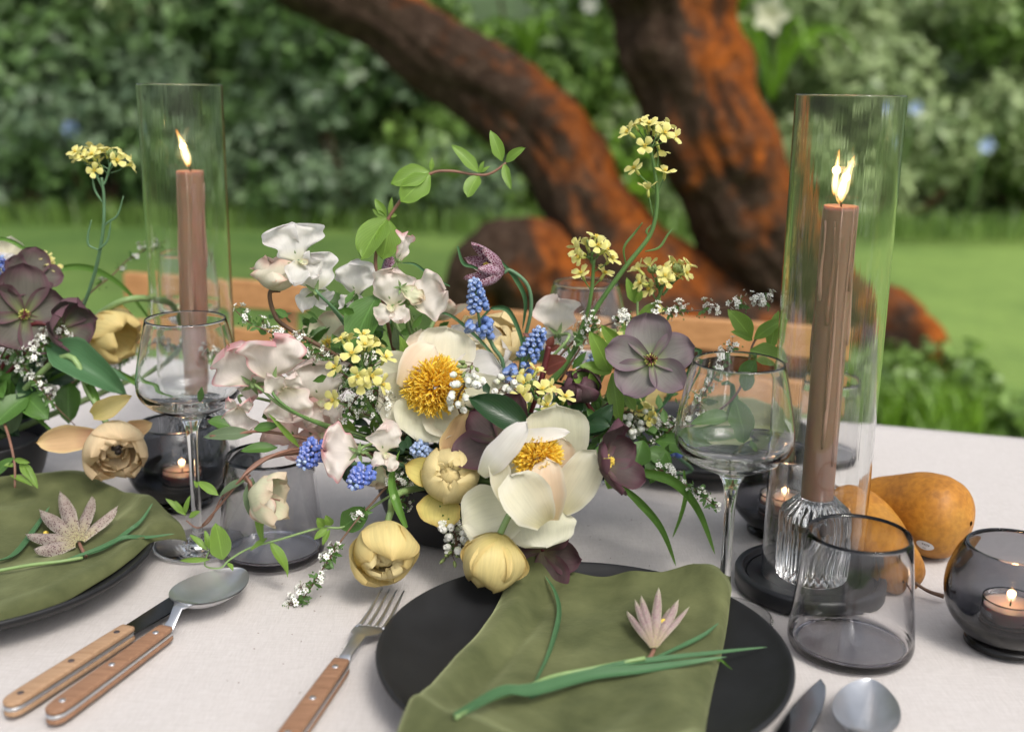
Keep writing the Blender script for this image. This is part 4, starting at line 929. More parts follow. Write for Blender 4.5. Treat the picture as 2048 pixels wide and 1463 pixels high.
def muscari(b, t, R_, label, n=52, key='muscari', seed=0, size=.0052, st=None, loose=0):
    b, t = A(b), A(t); ax = t - b; L = np.linalg.norm(ax); Bz = basis(ax); r = flower('grape_hyacinth', b, label, 'muscari'); q = random.Random(seed)
    for i in range(n):
        f = (i + .5) / n; an = i * 2.39996 + q.uniform(-.2, .2); f2 = f ** .85
        rr = R_ * (1 - .62 * f ** 2.2) * q.uniform(.88, 1.08); z = L * f2; drop = -.75 + 1.25 * f
        d = A([math.cos(an), math.sin(an), 0]); dirv = unit(d + [0, 0, drop]); s = size * (1.12 - .5 * f) * q.uniform(.9, 1.1)
        base = d * (rr - s * .5) * .75 + [0, 0, z]
        if f < loose: base = base + d * q.uniform(0, .004) - [0, 0, q.uniform(0, .012)]
        k2 = key if f < .8 or key == 'muscari_p' else 'muscari_p' if f > .93 else key
        obj_at('floret', BELL[k2], m4(base @ Bz.T + b, dirv @ Bz.T, s), r)
    g = G(); tube(g, [b - unit(ax) * .001, b + ax * .5, b + ax * .96], [.0014, .0011, .0006], 6); part('flower_stalk', g, M['stem_blue'], r)
    stem(r, st or tobowl(b, ax, d=.03), .0017, M['stem_blue']); return r
def floretmesh(seed, open_=1.0):
    g = G(); q = random.Random(seed)
    for i in range(4):
        an = i * 1.5708 + q.uniform(-.15, .15); pts = rpetal(.0088, .0062 * q.uniform(.85, 1.1), 30 + 10 * open_, 55 + 45 * open_, .0006, cup=-.1, ruf=.10, tm=.72, k=2.6, b0=.16, seed=seed * 7 + i, nt=8, nv=5)
        cs, sn = math.cos(an), math.sin(an); g.add(*grid(pts @ np.array([[cs, -sn, 0], [sn, cs, 0], [0, 0, 1]]).T), m=0)
    tube(g, [(0, 0, -.0065), (0, 0, -.004), (0, 0, .0005)], [.0009, .0014, .0011], 6, m=1)
    for i in range(5): an = i * 1.257; tube(g, [(0, 0, 0), (math.cos(an) * .0012, math.sin(an) * .0012, .0030)], [.0002, .0005], 4, m=2)
    return g.mesh('floret', [M['yellow'], M['yellow_g'], M['anther']])
FLO = [floretmesh(1), floretmesh(2, .7), floretmesh(3, 1.15), floretmesh(4, .35)]
def budmesh():
    g = G(); lathe(g, rnd([(.0001, 0), (.0012, .0006), (.0015, .003), (.0009, .0052), (.0001, .006)], 2), 7); return g.mesh('bud', M['tiny_green'])
BUD = budmesh()
def mustard(stempts, heads, label, seed, r=(.0014, .0022), pods=(), single_=(), mat=None, lax=1.0):
    """heads: (centre, radius m, florets, axis)"""
    pts = [A(p) for p in stempts]; root = flower('mustard_flower', pts[0], label, 'mustard flower'); q = random.Random(seed); mat = mat or M['stem']
    g = G(); tube(g, spline(pts, 8), [r[0], r[1]], 7)
    for (c, R_, n, ax, foot) in heads:
        c, ax, foot = A(c), unit(ax), A(foot); Bz = basis(ax)
        tube(g, spline([foot, (foot * .5 + c * .5) - ax * R_ * .3, c], 4), .0011, 6)
        for i in range(n):
            an = i * 2.4 + q.uniform(-.4, .4); el = q.uniform(.2, 1.55) * lax; d = A([math.cos(an) * math.sin(el), math.sin(an) * math.sin(el), math.cos(el)]) @ Bz.T
            p = c + d * R_ * q.uniform(.7, 1.25) - ax * R_ * q.uniform(.1, .4)
            p0 = c - ax * R_ * q.uniform(.3, .9); tube(g, spline([p0, (p0 + p) / 2 + d * R_ * .1, p - d * .005], 3), .0005, 5)
            obj_at('floret', q.choice(FLO), m4(p, d + ax * .25 + A([q.uniform(-.3, .3) for _ in range(3)]), q.uniform(.9, 1.15), q.uniform(0, 6)), root)
        for i in range(9):
            d = A([q.uniform(-.5, .5), q.uniform(-.5, .5), 1]) @ Bz.T; obj_at('bud', BUD, m4(c + unit(d) * R_ * .35, d, q.uniform(.8, 1.2)), root)
    for (p, foot, ax, k) in single_:
        p, foot = A(p), A(foot); tube(g, spline([foot, (foot * .4 + p * .6) - A([0, 0, .001]), p - unit(ax) * .005], 4), .0006, 5); obj_at('floret', FLO[k], m4(p, ax, 1.1, k), root)
    for pd in pods: tube(g, spline([A(p) for p in pd], 6), [.0005, .0010, .0011, .0009, .0004], 6)
    part('stem', g, mat, root); return root
def blossom_proto(seed):
    V_, F_, Mt = [], [], []; q = random.Random(seed)
    for i in range(5):
        a = i * 1.2566 + q.uniform(-.1, .1); d = A([math.cos(a), math.sin(a), 0]); e = A([-math.sin(a), math.cos(a), 0]); k = len(V_)
        V_ += [d * .12, d * .62 + e * .36 + [0, 0, .2], d * 1.0 + e * .14 + [0, 0, .26], d * 1.0 - e * .14 + [0, 0, .26], d * .62 - e * .36 + [0, 0, .2]]; F_.append((k, k + 1, k + 2, k + 3, k + 4)); Mt.append(0)
    k = len(V_); V_ += [A([.2, 0, .12]), A([0, .2, .12]), A([-.2, 0, .12]), A([0, -.2, .12]), A([0, 0, .3]), A([0, 0, -.5])]
    for a, b in ((0, 1), (1, 2), (2, 3), (3, 0)): F_ += [(k + a, k + b, k + 4), (k + b, k + a, k + 5)]; Mt += [1, 1]
    return np.array(V_), F_, Mt
BP = [blossom_proto(i) for i in range(3)]
def scatter_blossoms(g, pos, dirs, size, q):
    for p, d in zip(pos, dirs):
        v, f, mt = BP[q.randint(0, 2)]; Bz = basis(d, q.uniform(0, 6)) * size * q.uniform(.55, 1.1); n0 = g.n
        g.v.append(v @ Bz.T + p); g.uv.append(np.zeros((len(v), 2))); g.f += [tuple(i + n0 for i in x) for x in f]; g.m += mt; g.n += len(v)
def sprig(pts, label, seed, dens=9, size=.0026, spread=.006, r=(.0004, .0012), leafy=.5, t0=0.0, clump=5, mat=None, cluster_step=.011, cat='blossom sprig'):
    """a thin brown twig set with clusters of tiny white flowers; pts from tip to foot"""
    pts = [A(p) for p in pts]; root = flower('blossom_sprig', pts[0], label, cat); q = random.Random(seed); c = spline(pts, 10)
    L = np.linalg.norm(np.diff(c, axis=0), axis=1).sum(); n = max(3, int(L / (cluster_step * 1.25))); g = G(); gl = G(); gs = G(); tube(gs, c, [r[0], r[1]], 6)
    for i in range(n):
        if q.random() < .22: continue
        t = t0 + (1 - t0) * (i + q.uniform(0, .8)) / n; k = min(len(c) - 2, int(t * (len(c) - 1))); p = c[k] + (c[k + 1] - c[k]) * q.random()
        o = unit([q.uniform(-1, 1), q.uniform(-1, 1), q.uniform(-.2, 1.3)]); cc = p + o * spread * q.uniform(.4, 1.1)
        tube(gs, [p, (p + cc) / 2, cc], .0003, 4)
        ps, ds = [], []
        for j in range(q.randint(dens // 3, int(dens * .75))):
            d = unit([q.gauss(0, 1), q.gauss(0, 1), q.gauss(.4, 1)]); ps.append(cc + d * spread * q.uniform(.3, .85)); tube(gs, [cc, ps[-1]], .0002, 3); ds.append(d + o * .5)
        scatter_blossoms(g, ps, ds, size, q)
        if q.random() < leafy + .3:
            for j in range(5):
                d = unit([q.gauss(0, 1), q.gauss(0, 1), q.gauss(0, 1)]); blade(gl, p, p + d * q.uniform(.004, .009), .0026, tm=.6, nt=4, nv=3)
                e = p + unit([q.gauss(0, 1), q.gauss(0, 1), q.gauss(0, 1)]) * spread * .9; lathe(gl, [(.0001, -.0009), (.0009, 0), (.0001, .0009)], 5, e)
    part('blossoms', g, [M['tiny_white'], M['tiny_green']], root, smooth=False, kind='stuff')
    if gl.n: part('leaflets', gl, M['leaf'], root, kind='stuff')
    part('twig', gs, mat or M['stem_brown'], root); return root
def vine(label, stempts, leaves, mat='stem', r=(.0008, .0016), nm='leafy_vine', cat='vine', lm='leaf_lime', extra=()):
    pts = [P(*p) if len(p) == 3 else p for p in stempts]; root = flower(nm, pts[0], label, cat); stem(root, pts, r, M[mat])
    for e in extra: stem(root, [P(*p) for p in e], .0007, M[mat], 'side_stem')
    for i, lf in enumerate(leaves):
        (b, t, w), k = lf[:3], dict(lf[3]) if len(lf) > 3 else {}
        m_ = k.pop('m', lm); 
        kk = dict(arch=.05, cup=.10, fold=.10, tm=.42, k=1.5, b0=.08, ruf=.03, seed=i, curl=.05, nt=12, nv=9); kk.update(k)
        if 'n0' not in kk:
            e = eye(P(*b)); q = np.random.default_rng(i + len(label)); kk['n0'] = e + q.normal(0, .25, 3) + [0, 0, .35]
        g = G(); blade(g, P(*b), P(*t), px(w, b[2]), **kk); part('leaf', g, M[m_], root)
    return root
def strapleaf(label, pts, w, mat='strap_g', nm='grass_blade', tw=0, root=None, side=None, cat='strap leaf'):
    p = [P(*q) for q in pts]; g = G(); ribbon(g, [A(q) for q in p], px(w, A(p[0])[1]), tw=tw, n=8, side=side)
    if root is not None: return part('leaf', g, M[mat], root)
    r = flower(nm, p[0], label, cat); part('leaf', g, M[mat], r); return r
# ------------------------------------------------------------------ the middle arrangement
BC = A(VC) + [0, 0, .045]
def stamens(root, c, axis, R_, n, seed, h=1.0, w=.0021, L=.011, mat=None):
    """a dense dome of curled golden filaments"""
    g = G(); q = np.random.default_rng(seed); Bz = basis(axis)
    for i in range(n):
        f = (i + .5) / n; el = math.acos(1 - f * .96); an = i * 2.39996; d = A([math.cos(an) * math.sin(el), math.sin(an) * math.sin(el), math.cos(el) * h])
        p0 = d * R_ * .5; dd = unit(d + q.normal(0, .28, 3)); p1 = d * R_ * .85 + dd * L * .2; l = L * q.uniform(.6, 1.05); side = q.normal(0, .35, 3) + [0, 0, .25]
        p2 = p1 + unit(dd + side * .5) * l * .5; p3 = p2 + unit(dd + side * 1.3) * l * .4
        c_ = np.array([p0, p1, p2, p3]) @ Bz.T + A(c); ribbon(g, c_, w * q.uniform(.7, 1.2), n=2, fold=.4, side=q.normal(0, 1, 3), prof=lambda t: .45 + .55 * math.sin(math.pi * min(1, t * .9 + .1)))
    part('stamen_cluster', g, mat or M['orange'], root, kind='stuff')
def ax(c, x=0, up=.3, toward=1.0):       # a direction: towards the viewer, turned sideways and upwards
    e = eye(c); return unit(e * toward + A([x, 0, up]))
# peony with its golden boss open, upper middle
Y = .875; c = P(868, 775, Y); r = flower('peony', c, 'ivory peony opening wide around a shaggy golden centre, in the upper middle of the bouquet', 'peony')
k = dict(cup=.16, ruf=.07, tm=.55, k=2.4, b0=.3)
pb(r, 'petal', (885, 770, Y + .012), (895, 655, Y + .035), 120, M['ivory'], seed=1, **k)
pb(r, 'petal', (870, 765, Y + .014), (845, 662, Y + .045), 90, M['blush'], seed=2, **k)
pb(r, 'petal', (850, 780, Y + .010), (752, 728, Y + .012), 95, M['ivory_g'], seed=3, **k)
pb(r, 'petal', (865, 790, Y + .008), (752, 812, Y - .004), 120, M['ivory'], seed=4, **k)
pb(r, 'petal', (868, 790, Y + .006), (832, 880, Y - .018), 130, M['ivory_g'], seed=5, **{**k, 'ruf': .12})
pb(r, 'petal', (880, 785, Y + .006), (915, 872, Y - .012), 110, M['ivory'], seed=6, **{**k, 'ruf': .12})
pb(r, 'petal', (890, 780, Y + .012), (1015, 800, Y + .01), 95, M['ivory_g'], seed=7, **k)
pb(r, 'petal', (890, 770, Y + .014), (1000, 735, Y + .03), 100, M['white'], seed=8, **k)
pb(r, 'petal', (800, 772, Y - .010), (868, 688, Y + .004), 74, M['blush'], seed=9, arch=.10, cup=-.16, ruf=.05, tm=.55, k=2.2, b0=.25)
stamens(r, c, ax(c, -.1, .45), px(56, Y), 620, 1, L=.0095, w=.0019)
stem(r, tobowl(P(868, 790, Y + .02), ax(c, 0, .4)), .003, M['stem_pale'])
# the nearest peony, cup shaped
Y = .785; c = P(1074, 915, Y + .006); r = flower('peony', c, 'large cream cup shaped peony nearest the viewer, hanging over the green napkin', 'peony')
pb(r, 'petal', (1118, 950, Y + .026), (1112, 806, Y + .024), 128, M['ivory_g'], seed=1, cup=.18, ruf=.05, tm=.62, k=3.4, b0=.45)
pb(r, 'petal', (1045, 1012, Y + .010), (926, 1048, Y + .012), 132, M['ivory_g'], seed=2, cup=.12, ruf=.06, tm=.55, k=3.0, b0=.5)
pb(r, 'petal', (1080, 1015, Y + .008), (1092, 1094, Y - .004), 138, M['ivory_g'], seed=3, cup=-.06, ruf=.06, tm=.5, k=2.6, b0=.5)
pb(r, 'petal', (1122, 1022, Y + .008), (1192, 900, Y + .004), 88, M['ivory'], seed=4, cup=.16, ruf=.06, tm=.45, k=2.2, b0=.35)
pb(r, 'petal', (1112, 1010, Y + .016), (1122, 872, Y + .018), 82, M['blush'], seed=5, cup=.2, ruf=.05, tm=.5, k=2.2, b0=.4)
pb(r, 'petal', (1060, 1005, Y + .022), (1030, 868, Y + .020), 110, M['ivory'], seed=6, cup=.2, ruf=.05, tm=.5, k=2.4, b0=.4)
stamens(r, c, ax(c, -.05, .75), px(44, Y), 460, 2, L=.0075, w=.0019)
pb(r, 'petal', (1010, 1000, Y - .002), (992, 905, Y - .004), 46, M['ivory'], seed=7, cup=.2, ruf=.08, tm=.5, k=2.2, b0=.5)
pb(r, 'petal', (962, 950, Y - .004), (1052, 846, Y - .004), 58, M['white'], seed=8, arch=.10, cup=-.2, ruf=.05, tm=.4, k=2.2, b0=.35)
pb(r, 'petal', (1030, 874, Y - .002), (1138, 864, Y + .006), 30, M['white'], seed=18, arch=.05, cup=.1, ruf=.05, tm=.4, k=2.0, b0=.6)
pb(r, 'petal', (1100, 1040, Y - .012), (1092, 914, Y - .010), 74, M['blush'], seed=9, cup=.22, ruf=.04, tm=.6, k=2.6, b0=.55, arch=.08)
pb(r, 'petal', (1090, 1046, Y - .016), (1020, 948, Y - .022), 104, M['ivory'], seed=10, cup=.16, ruf=.07, tm=.58, k=2.8, b0=.4, arch=.12)
stem(r, tobowl(P(1085, 1020, Y + .02), ax(c, -.1, .4), d=.03), .003, M['stem_pale'])
# pale peony heads behind
Y = .95; c = P(940, 735, Y); r = flower('peony', c, 'white peony half hidden behind the golden centred one', 'peony')
rings(r, c, ax(c, .2, .9), [(6, M['white'], dict(L=.044, W_=.038, a0=70, a1=35, cup=.2, ruf=.09, tm=.6)), (4, M['ivory'], dict(L=.03, W_=.028, a0=50, a1=0, cup=.25, ruf=.1, off=.5))], 4); stem(r, tobowl(c, ax(c, 0, 1)), .0025, M['stem_pale'])
# double tulips
Y = .83; c = P(902, 948, Y + .012); r = double_tulip(c, ax(c, -.08, .05), .052, 'olive yellow double tulip left of the nearest peony, its lower petal hanging down', M['tulip_ol'], M['tulip_in'], 3, outer=0, st=tobowl(c, ax(c, 0, .1)))
pb(r, 'petal', (890, 960, Y + .012), (808, 928, Y + .006), 62, M['tulip_ol'], seed=1, cup=.2, tm=.5, k=1.7, b0=.4)
pb(r, 'petal', (885, 985, Y + .008), (872, 1052, Y - .004), 92, M['tulip_ol'], seed=2, cup=.16, tm=.5, k=2.2, b0=.4, ruf=.05)
pb(r, 'petal', (905, 940, Y + .02), (935, 822, Y + .028), 78, M['tulip_pk'], seed=3, cup=.2, tm=.45, k=1.7, b0=.4)
Y = .80; c = P(770, 1092, Y + .006); r = double_tulip(c, unit(eye(c) * .75 + A([.02, 0, -.55])), .046, 'peachy yellow double tulip nodding over the cloth above the fork', M['tulip'], M['tulip_in'], 8, outer=5, oa=(86, -46), st=[A(c) + A([0, .012, .010]), c + A([.003, .016, .022]), P(800, 985, Y + .03), BC])
pb(r, 'petal', (775, 1085, Y + .022), (752, 1172, Y + .008), 110, M['tulip'], seed=1, cup=.25, tm=.5, k=1.6, b0=.5)
Y = .775; c = P(1000, 1066, Y + .004); r = flower('tulip', c, 'closed yellow tulip bud drooping onto the edge of the middle plate', 'tulip')
rings(r, c, A(P(968, 1180, Y)) - A(c), [(3, M['tulip'], dict(L=.056, W_=.051, a0=82, a1=-50, cup=.22, tm=.52, k=2.0, b0=.45, jit=.03, ruf=.02)), (3, M['tulip'], dict(L=.054, W_=.046, a0=80, a1=-50, cup=.24, tm=.52, k=2.0, b0=.45, off=1.05, jit=.03))], 11)
stem(r, [c, c + A([.006, .004, .012]), P(1035, 1000, Y + .02), BC], .0026, M['stem_pale'])
Y = 1.0; c = P(1215, 800, Y); r = flower('tulip', c, 'yellow tulip lying sideways behind the mauve hellebore', 'tulip')
rings(r, c, A([1, -.2, -.05]), [(3, M['tulip'], dict(L=.068, W_=.054, a0=78, a1=-44, cup=.3, tm=.5, k=1.8, b0=.45)), (3, M['tulip_pk'], dict(L=.066, W_=.05, a0=76, a1=-44, cup=.3, off=1.05, tm=.5, k=1.8))], 12); stem(r, tobowl(c, A([1, 0, 0])), .0025, M['stem_pale'])
Y = .97; c = P(982, 700, Y); r = double_tulip(c, A([.0, -.45, 1]), .044, 'butter yellow ruffled tulip standing behind the upright muscari', M['butter'], M['butter'], 21, outer=5, oa=(84, -22), open_=14)
# hellebores
c = P(560, 580, .90); hellebore(c, A([-.02, -.2, 1]), .072, 'closed cup of a white hellebore flushed pink, on a curved brown stem at upper left', M['hell_w'], 3, a=(84, -42), centre=False, Wf=.60,
    st=[c, P(540, 585, .90), P(548, 625, .90), P(575, 655, .90), P(700, 730, .91), P(820, 850, .93)], stm=M['stem_brown'], cup=.32)
c = P(1302, 722, .885); hellebore(c, ax(c, -.10, .25), .066, 'open dusky mauve hellebore on the right, facing the viewer', M['hell_l'], 5, a=(84, 70), st=[c, P(1270, 765, .90), P(1215, 810, .91), P(1150, 860, .92)], spin=.5, cup=.2)
c = P(1205, 925, .80); hellebore(c, unit(A([.8, -.5, .35])), .062, 'dark plum hellebore side-on against the cream peony', M['hell_d'], 7, a=(80, 35), spin=.3, st=tobowl(c, A([1, -.2, 0]), d=.02))
c = P(1003, 885, .84); hellebore(c, ax(c, -.4, .5), .066, 'plum green hellebore tucked behind the cream peony on its left', M['hell_d'], 8, a=(76, 60), centre=False)
c = P(1085, 1100, .815); hellebore(c, ax(c, .0, -.4), .060, 'dark purple hellebore lying below the cream peony at the edge of the napkin', M['hell_d'], 9, a=(70, 62), centre=False, st=tobowl(c, A([0, -1, -.2]), d=.02))
c = P(1172, 800, .90); hellebore(c, A([-.35, -.3, 1]), .060, 'small plum hellebore bud with a green outer petal, below the mauve one', M['hell_d'], 10, a=(78, -50), centre=False, Wf=.6)
c = P(655, 690, .97); hellebore(c, ax(c, .1, .5), .052, 'green white hellebore at the back left of the bouquet', M['hell_g'], 12, a=(80, 62), stm=M['stem_pale'])
c = P(868, 640, .98); hellebore(c, A([.25, .35, .8]), .056, 'pale hellebore seen from behind above the golden centred peony', M['hell_w'], 13, a=(70, 20), centre=False, stm=M['stem_pale'])
c = P(500, 992, .82); hellebore(c, unit(A([.95, -.3, .0])), .068, 'nodding green white hellebore in front of the left tumbler', M['hell_g'], 14, a=(74, -2), centre=False, Wf=.46, cup=.26,
    st=[c, P(500, 965, .82), P(490, 950, .825), P(535, 915, .84), P(620, 903, .87), P(760, 905, .92)], stm=M['stem_pink'])
r = flower('hellebore', P(520, 1000, .815), 'blush hellebore bud hanging beside the green white one', 'hellebore'); c = A(P(512, 988, .815))
rings(r, c, A([.45, -.2, -.8]), [(5, M['hell_w'], dict(L=.030, W_=.022, a0=72, a1=-56, cup=.3, tm=.5))], 3); stem(r, [c, P(500, 965, .815), P(492, 952, .82)], .0012, M['stem_pink'])
# sweet peas
c = P(597, 522, .89); sweetpea(c, A([-.15, 0, 1]), ax(c, .55, .1), .034, 'white sweet pea at the top left with two upright petals', M['white'], 1, st=[c, P(590, 520, .895), P(600, 550, .90), P(690, 650, .92), P(800, 850, .94)], stm=M['stem_blue'], W_=1.6, notch=.62)
c = P(630, 580, .895); sweetpea(c, A([-.1, 0, 1]), ax(c, 0, .0) * -1, .033, 'white sweet pea seen from behind with a green star calyx, below the topmost', M['white'], 2, st=[c, P(640, 590, .89), P(700, 660, .915), P(800, 850, .94)], stm=M['stem_blue'], back=True, W_=1.3)
c = P(712, 590, .93); sweetpea(c, A([-.1, 0, 1]), ax(c, -.6, .2), .030, 'white sweet pea in shade left of the blush one', M['white'], 3, W_=1.4)
c = P(785, 612, .90); sweetpea(c, A([0, 0, 1]), ax(c, -.1, .1), .033, 'blush white sweet pea with drooping wing petals in front of the dark leaf', M['peach'], 4, st=[c, P(800, 590, .91), P(830, 650, .92), P(850, 720, .93), BC], W_=1.15)
c = P(818, 602, .905); sweetpea(c, A([.8, 0, .25]), ax(c, .5, .2), .034, 'blush sweet pea with its petal spread to the right', M['peach'], 5, W_=1.2, wings=False, st=[c, P(812, 620, .915), P(830, 700, .93), BC])
c = P(800, 520, .905); sweetpea(c, A([.35, 0, .8]), A([.7, -.4, -.2]), .024, 'half open sweet pea bud with a pink tip, beside the vine leaf', M['pink'], 6, W_=.8, wings=False, st=[c, P(790, 530, .91), P(770, 570, .915), P(800, 700, .93)])
c = P(803, 575, .897); sweetpea(c, A([.55, 0, -.3]), A([.3, -.8, .1]), .022, 'half open sweet pea bud with a coral edge, in the middle', M['hell_g'], 7, W_=.7, wings=False)
c = P(545, 755, .86); sweetpea(c, A([.05, 0, 1]), ax(c, .1, -.1) * -1, .036, 'large blush sweet pea with pink frilled edge, seen from behind left of the bouquet', M['pink'], 8, back=True, W_=1.55, st=[c, P(548, 790, .845), P(600, 830, .85), P(700, 870, .88), P(820, 900, .92)], stm=M['stem'])
c = P(505, 765, .865); sweetpea(c, A([-.5, 0, .8]), ax(c, -.2, -.1) * -1, .038, 'blush sweet pea with a rosy rim, leftmost of the large pair beside the wine glass', M['pink'], 9, back=True, W_=1.35, st=[c, P(525, 780, .85), P(600, 830, .855), P(820, 900, .92)])
c = P(570, 775, .855); sweetpea(c, A([.2, 0, -.9]), ax(c, 0, .2), .030, 'cream sweet pea petals hanging under the pair of pink edged ones', M['peach'], 10, wings=True, W_=1.4, cal=False)
c = P(480, 815, .87); sweetpea(c, A([-.1, 0, -1]), ax(c, -.2, .2), .024, 'small pale pink sweet pea by the stem of the left wine glass', M['pink'], 11, W_=1.3, cal=False)
c = P(640, 865, .88); sweetpea(c, A([-.1, 0, 1]), ax(c, .2, .3), .030, 'salmon pink sweet pea in the shade behind the blue muscari', M['pink2'], 12, W_=1.5)
c = P(590, 880, .89); sweetpea(c, A([-.6, 0, .6]), ax(c, -.2, .2), .030, 'pink sweet pea partly behind the trailing stems left of the muscari', M['pink2'], 13, W_=1.4)
c = P(715, 905, .83); sweetpea(c, A([-1, 0, .05]), ax(c, -.3, .15) * -1, .030, 'rose edged sweet pea shell between the two blue muscari', M['pink'], 14, W_=1.55, back=True, wings=False, st=[c, P(735, 890, .84), P(800, 880, .89), BC])
c = P(770, 905, .83); sweetpea(c, A([.1, 0, 1]), ax(c, .2, .3), .024, 'pale twisted sweet pea beside the upper tulip', M['peach'], 15, W_=1.2, st=[c, P(775, 925, .835), P(820, 930, .88), BC])
c = P(752, 925, .845); sweetpea(c, A([0, 0, -1]), ax(c, .2, 0), .024, 'green and coral sweet pea petal hanging below the twisted one', M['hell_g'], 16, W_=.9, wings=False)
c = P(640, 800, .885); sweetpea(c, A([-.1, 0, 1]), ax(c, .1, .2), .036, 'pale translucent sweet pea behind the yellow mustard florets', M['peach'], 17, W_=1.6, wings=True)
c = P(1115, 665, .96); sweetpea(c, A([-.05, 0, 1]), ax(c, .2, -.2) * -1, .036, 'blush sweet pea from behind in front of the back wine glass', M['peach'], 18, back=True, W_=1.15)
# fritillary nodding at the top
def fritillary(c, axis, s, label, mat, seed, st, a=(42, -8), spread=1, stm=None, root=None, cat='fritillary', n=6, leaves=()):
    r = root or flower('fritillary', c, label, cat)
    rings(r, c, axis, [(3, mat, dict(L=s, W_=s * .40, a0=a[0] * spread, a1=a[1], cup=.35, tm=.5, k=1.5, b0=.5, jit=.06)), (3, mat, dict(L=s * .95, W_=s * .36, a0=(a[0] + 4) * spread, a1=a[1], cup=.35, tm=.5, k=1.5, b0=.5, off=1.05, jit=.06))][: (2 if n == 6 else 1)], seed)
    g = G(); Bz = basis(axis)
    for i in range(5):
        an = i * 1.257; tube(g, (np.array([[0, 0, 0], [math.cos(an) * s * .06, math.sin(an) * s * .06, s * .35], [math.cos(an) * s * .09, math.sin(an) * s * .09, s * .5]]) @ Bz.T) + A(c), [.0006, .0006, .0012], 5)
    part('stamen', g, M['anther'], r); stem(r, st, .0016, stm or M['stem_blue']); return r
c = P(1008, 545, .93)
r = fritillary(c, A([-.75, -.35, .28]), .038, 'purple chequered fritillary nodding on an arched stem above the muscari', M['frit'], 4, [c, P(1022, 541, .93), P(1055, 570, .93), P(1062, 620, .93), P(1045, 700, .94), P(1035, 800, .95)], a=(62, 0))
strapleaf('', [(1000, 520, .932), (1030, 555, .932), (1050, 600, .935), (1045, 660, .94)], 10, 'strap', root=r); strapleaf('', [(915, 492, .92), (925, 525, .92), (945, 533, .925), (975, 545, .93)], 8, 'strap', root=r)
c = P(778, 512, .95); fritillary(c, A([.1, -.4, -1]), .032, 'dim chequered fritillary hidden behind the vine leaf and sweet pea bud', M['frit'], 5, [c, P(780, 500, .955), P(765, 560, .96), P(790, 700, .96)])
# muscari
muscari(P(960, 655, .90), P(949, 560, .90), .0085, 'upright blue muscari spike in the centre, in front of the peony', 62, 'muscari', 1, .0056, st=[P(962, 655, .90), P(985, 690, .905), P(1003, 760, .91), BC], loose=.3)
muscari(P(1040, 745, .89), P(1083, 658, .89), .0090, 'blue muscari spike leaning right beside the red stem', 62, 'muscari', 2, .0057, st=[P(1042, 748, .89), P(1035, 790, .90), P(1020, 830, .92), BC], loose=.3)
c = P(605, 928, .825); muscari(A(c) + unit(A([.35, .8, .3])) * .022, A(c) + eye(c) * .004, .0100, 'violet blue muscari head pointing at the viewer over the left tumbler', 60, 'muscari_v', 3, .0050, st=[A(c) + unit(A([.35, .8, .3])) * .022, P(660, 925, .86), P(760, 930, .90), BC])
c = P(705, 968, .805); muscari(A(c) + unit(A([.45, .8, .3])) * .016, A(c) + eye(c) * .004, .0086, 'smaller bright blue muscari head right of the violet one', 50, 'muscari_v', 4, .0050, st=[A(c) + unit(A([.45, .8, .3])) * .016, P(740, 950, .825), P(775, 925, .84), BC])
c = P(831, 898, .845); muscari(A(c) + A([.004, .016, -.006]), A(c) + eye(c) * .005, .0068, 'small pale blue muscari tip left of the olive tulip', 30, 'muscari_p', 5, .0046)
muscari(P(1345, 905, .99), P(1320, 868, .98), .008, 'blue muscari lying low behind the right wine glass bowl', 26, 'muscari_v', 6, .0058)
muscari(P(1190, 1000 - 270, .97), P(1196, 700, .97), .007, 'faint lilac muscari behind the vine leaves on the right', 20, 'muscari_p', 7, .005)
# mustard flowers
up = A([0, -.25, 1])
mustard([P(1302, 300, .93), P(1312, 360, .93), P(1314, 410, .93), P(1300, 470, .93), P(1250, 535, .93), P(1190, 620, .935), P(1120, 740, .94), BC],
        [(P(1300, 272, .93), .017, 11, up, P(1303, 310, .93))], 'tall yellow mustard flower curving up in front of the thick trunk', 1, (.0013, .0026),
        pods=[[P(1252, 530, .93), P(1248, 495, .925), P(1270, 465, .925), P(1285, 445, .92)], [P(1290, 503, .93), P(1318, 495, .93), P(1335, 470, .93), P(1345, 458, .93)], [P(1298, 472, .93), P(1293, 462, .93), P(1302, 450, .93)]],
        single_=[(P(1270, 338, .925), P(1309, 378, .93), A([-.5, -.3, .6]), 2), (P(1330, 345, .93), P(1315, 388, .93), A([.1, -.3, 1]), 0), (P(1296, 378, .93), P(1306, 432, .93), A([-.1, 0, 1]), 3), (P(1318, 300, .935), P(1314, 340, .93), A([.3, 0, -.8]), 3)])
mustard([P(1188, 520, .93), P(1182, 590, .93), P(1165, 650, .935), P(1110, 760, .94), BC], [(P(1183, 503, .93), .013, 8, up, P(1187, 530, .93))], 'yellow mustard flower before the rim of the back wine glass', 2,
        single_=[(P(1222, 518, .925), P(1185, 545, .93), A([.4, -.3, .5]), 2), (P(1163, 548, .925), P(1182, 580, .93), A([-.3, -.3, .6]), 0), (P(1208, 548, .93), P(1184, 575, .93), A([.4, -.2, .8]), 1)])
mustard([P(1330, 560, .94), P(1315, 600, .94), P(1290, 640, .945), P(1200, 740, .95), BC], [(P(1312, 555, .94), .016, 8, A([-.3, -.3, 1]), P(1322, 590, .94)), (P(1350, 552, .94), .013, 6, A([.3, -.3, 1]), P(1325, 590, .94))], 'pair of yellow mustard clusters right of the tall one', 3,
        single_=[(P(1300, 578, .94), P(1318, 605, .94), A([-.5, -.4, .2]), 1), (P(1318, 608, .94), P(1308, 620, .94), A([0, 0, -1]), 3)])
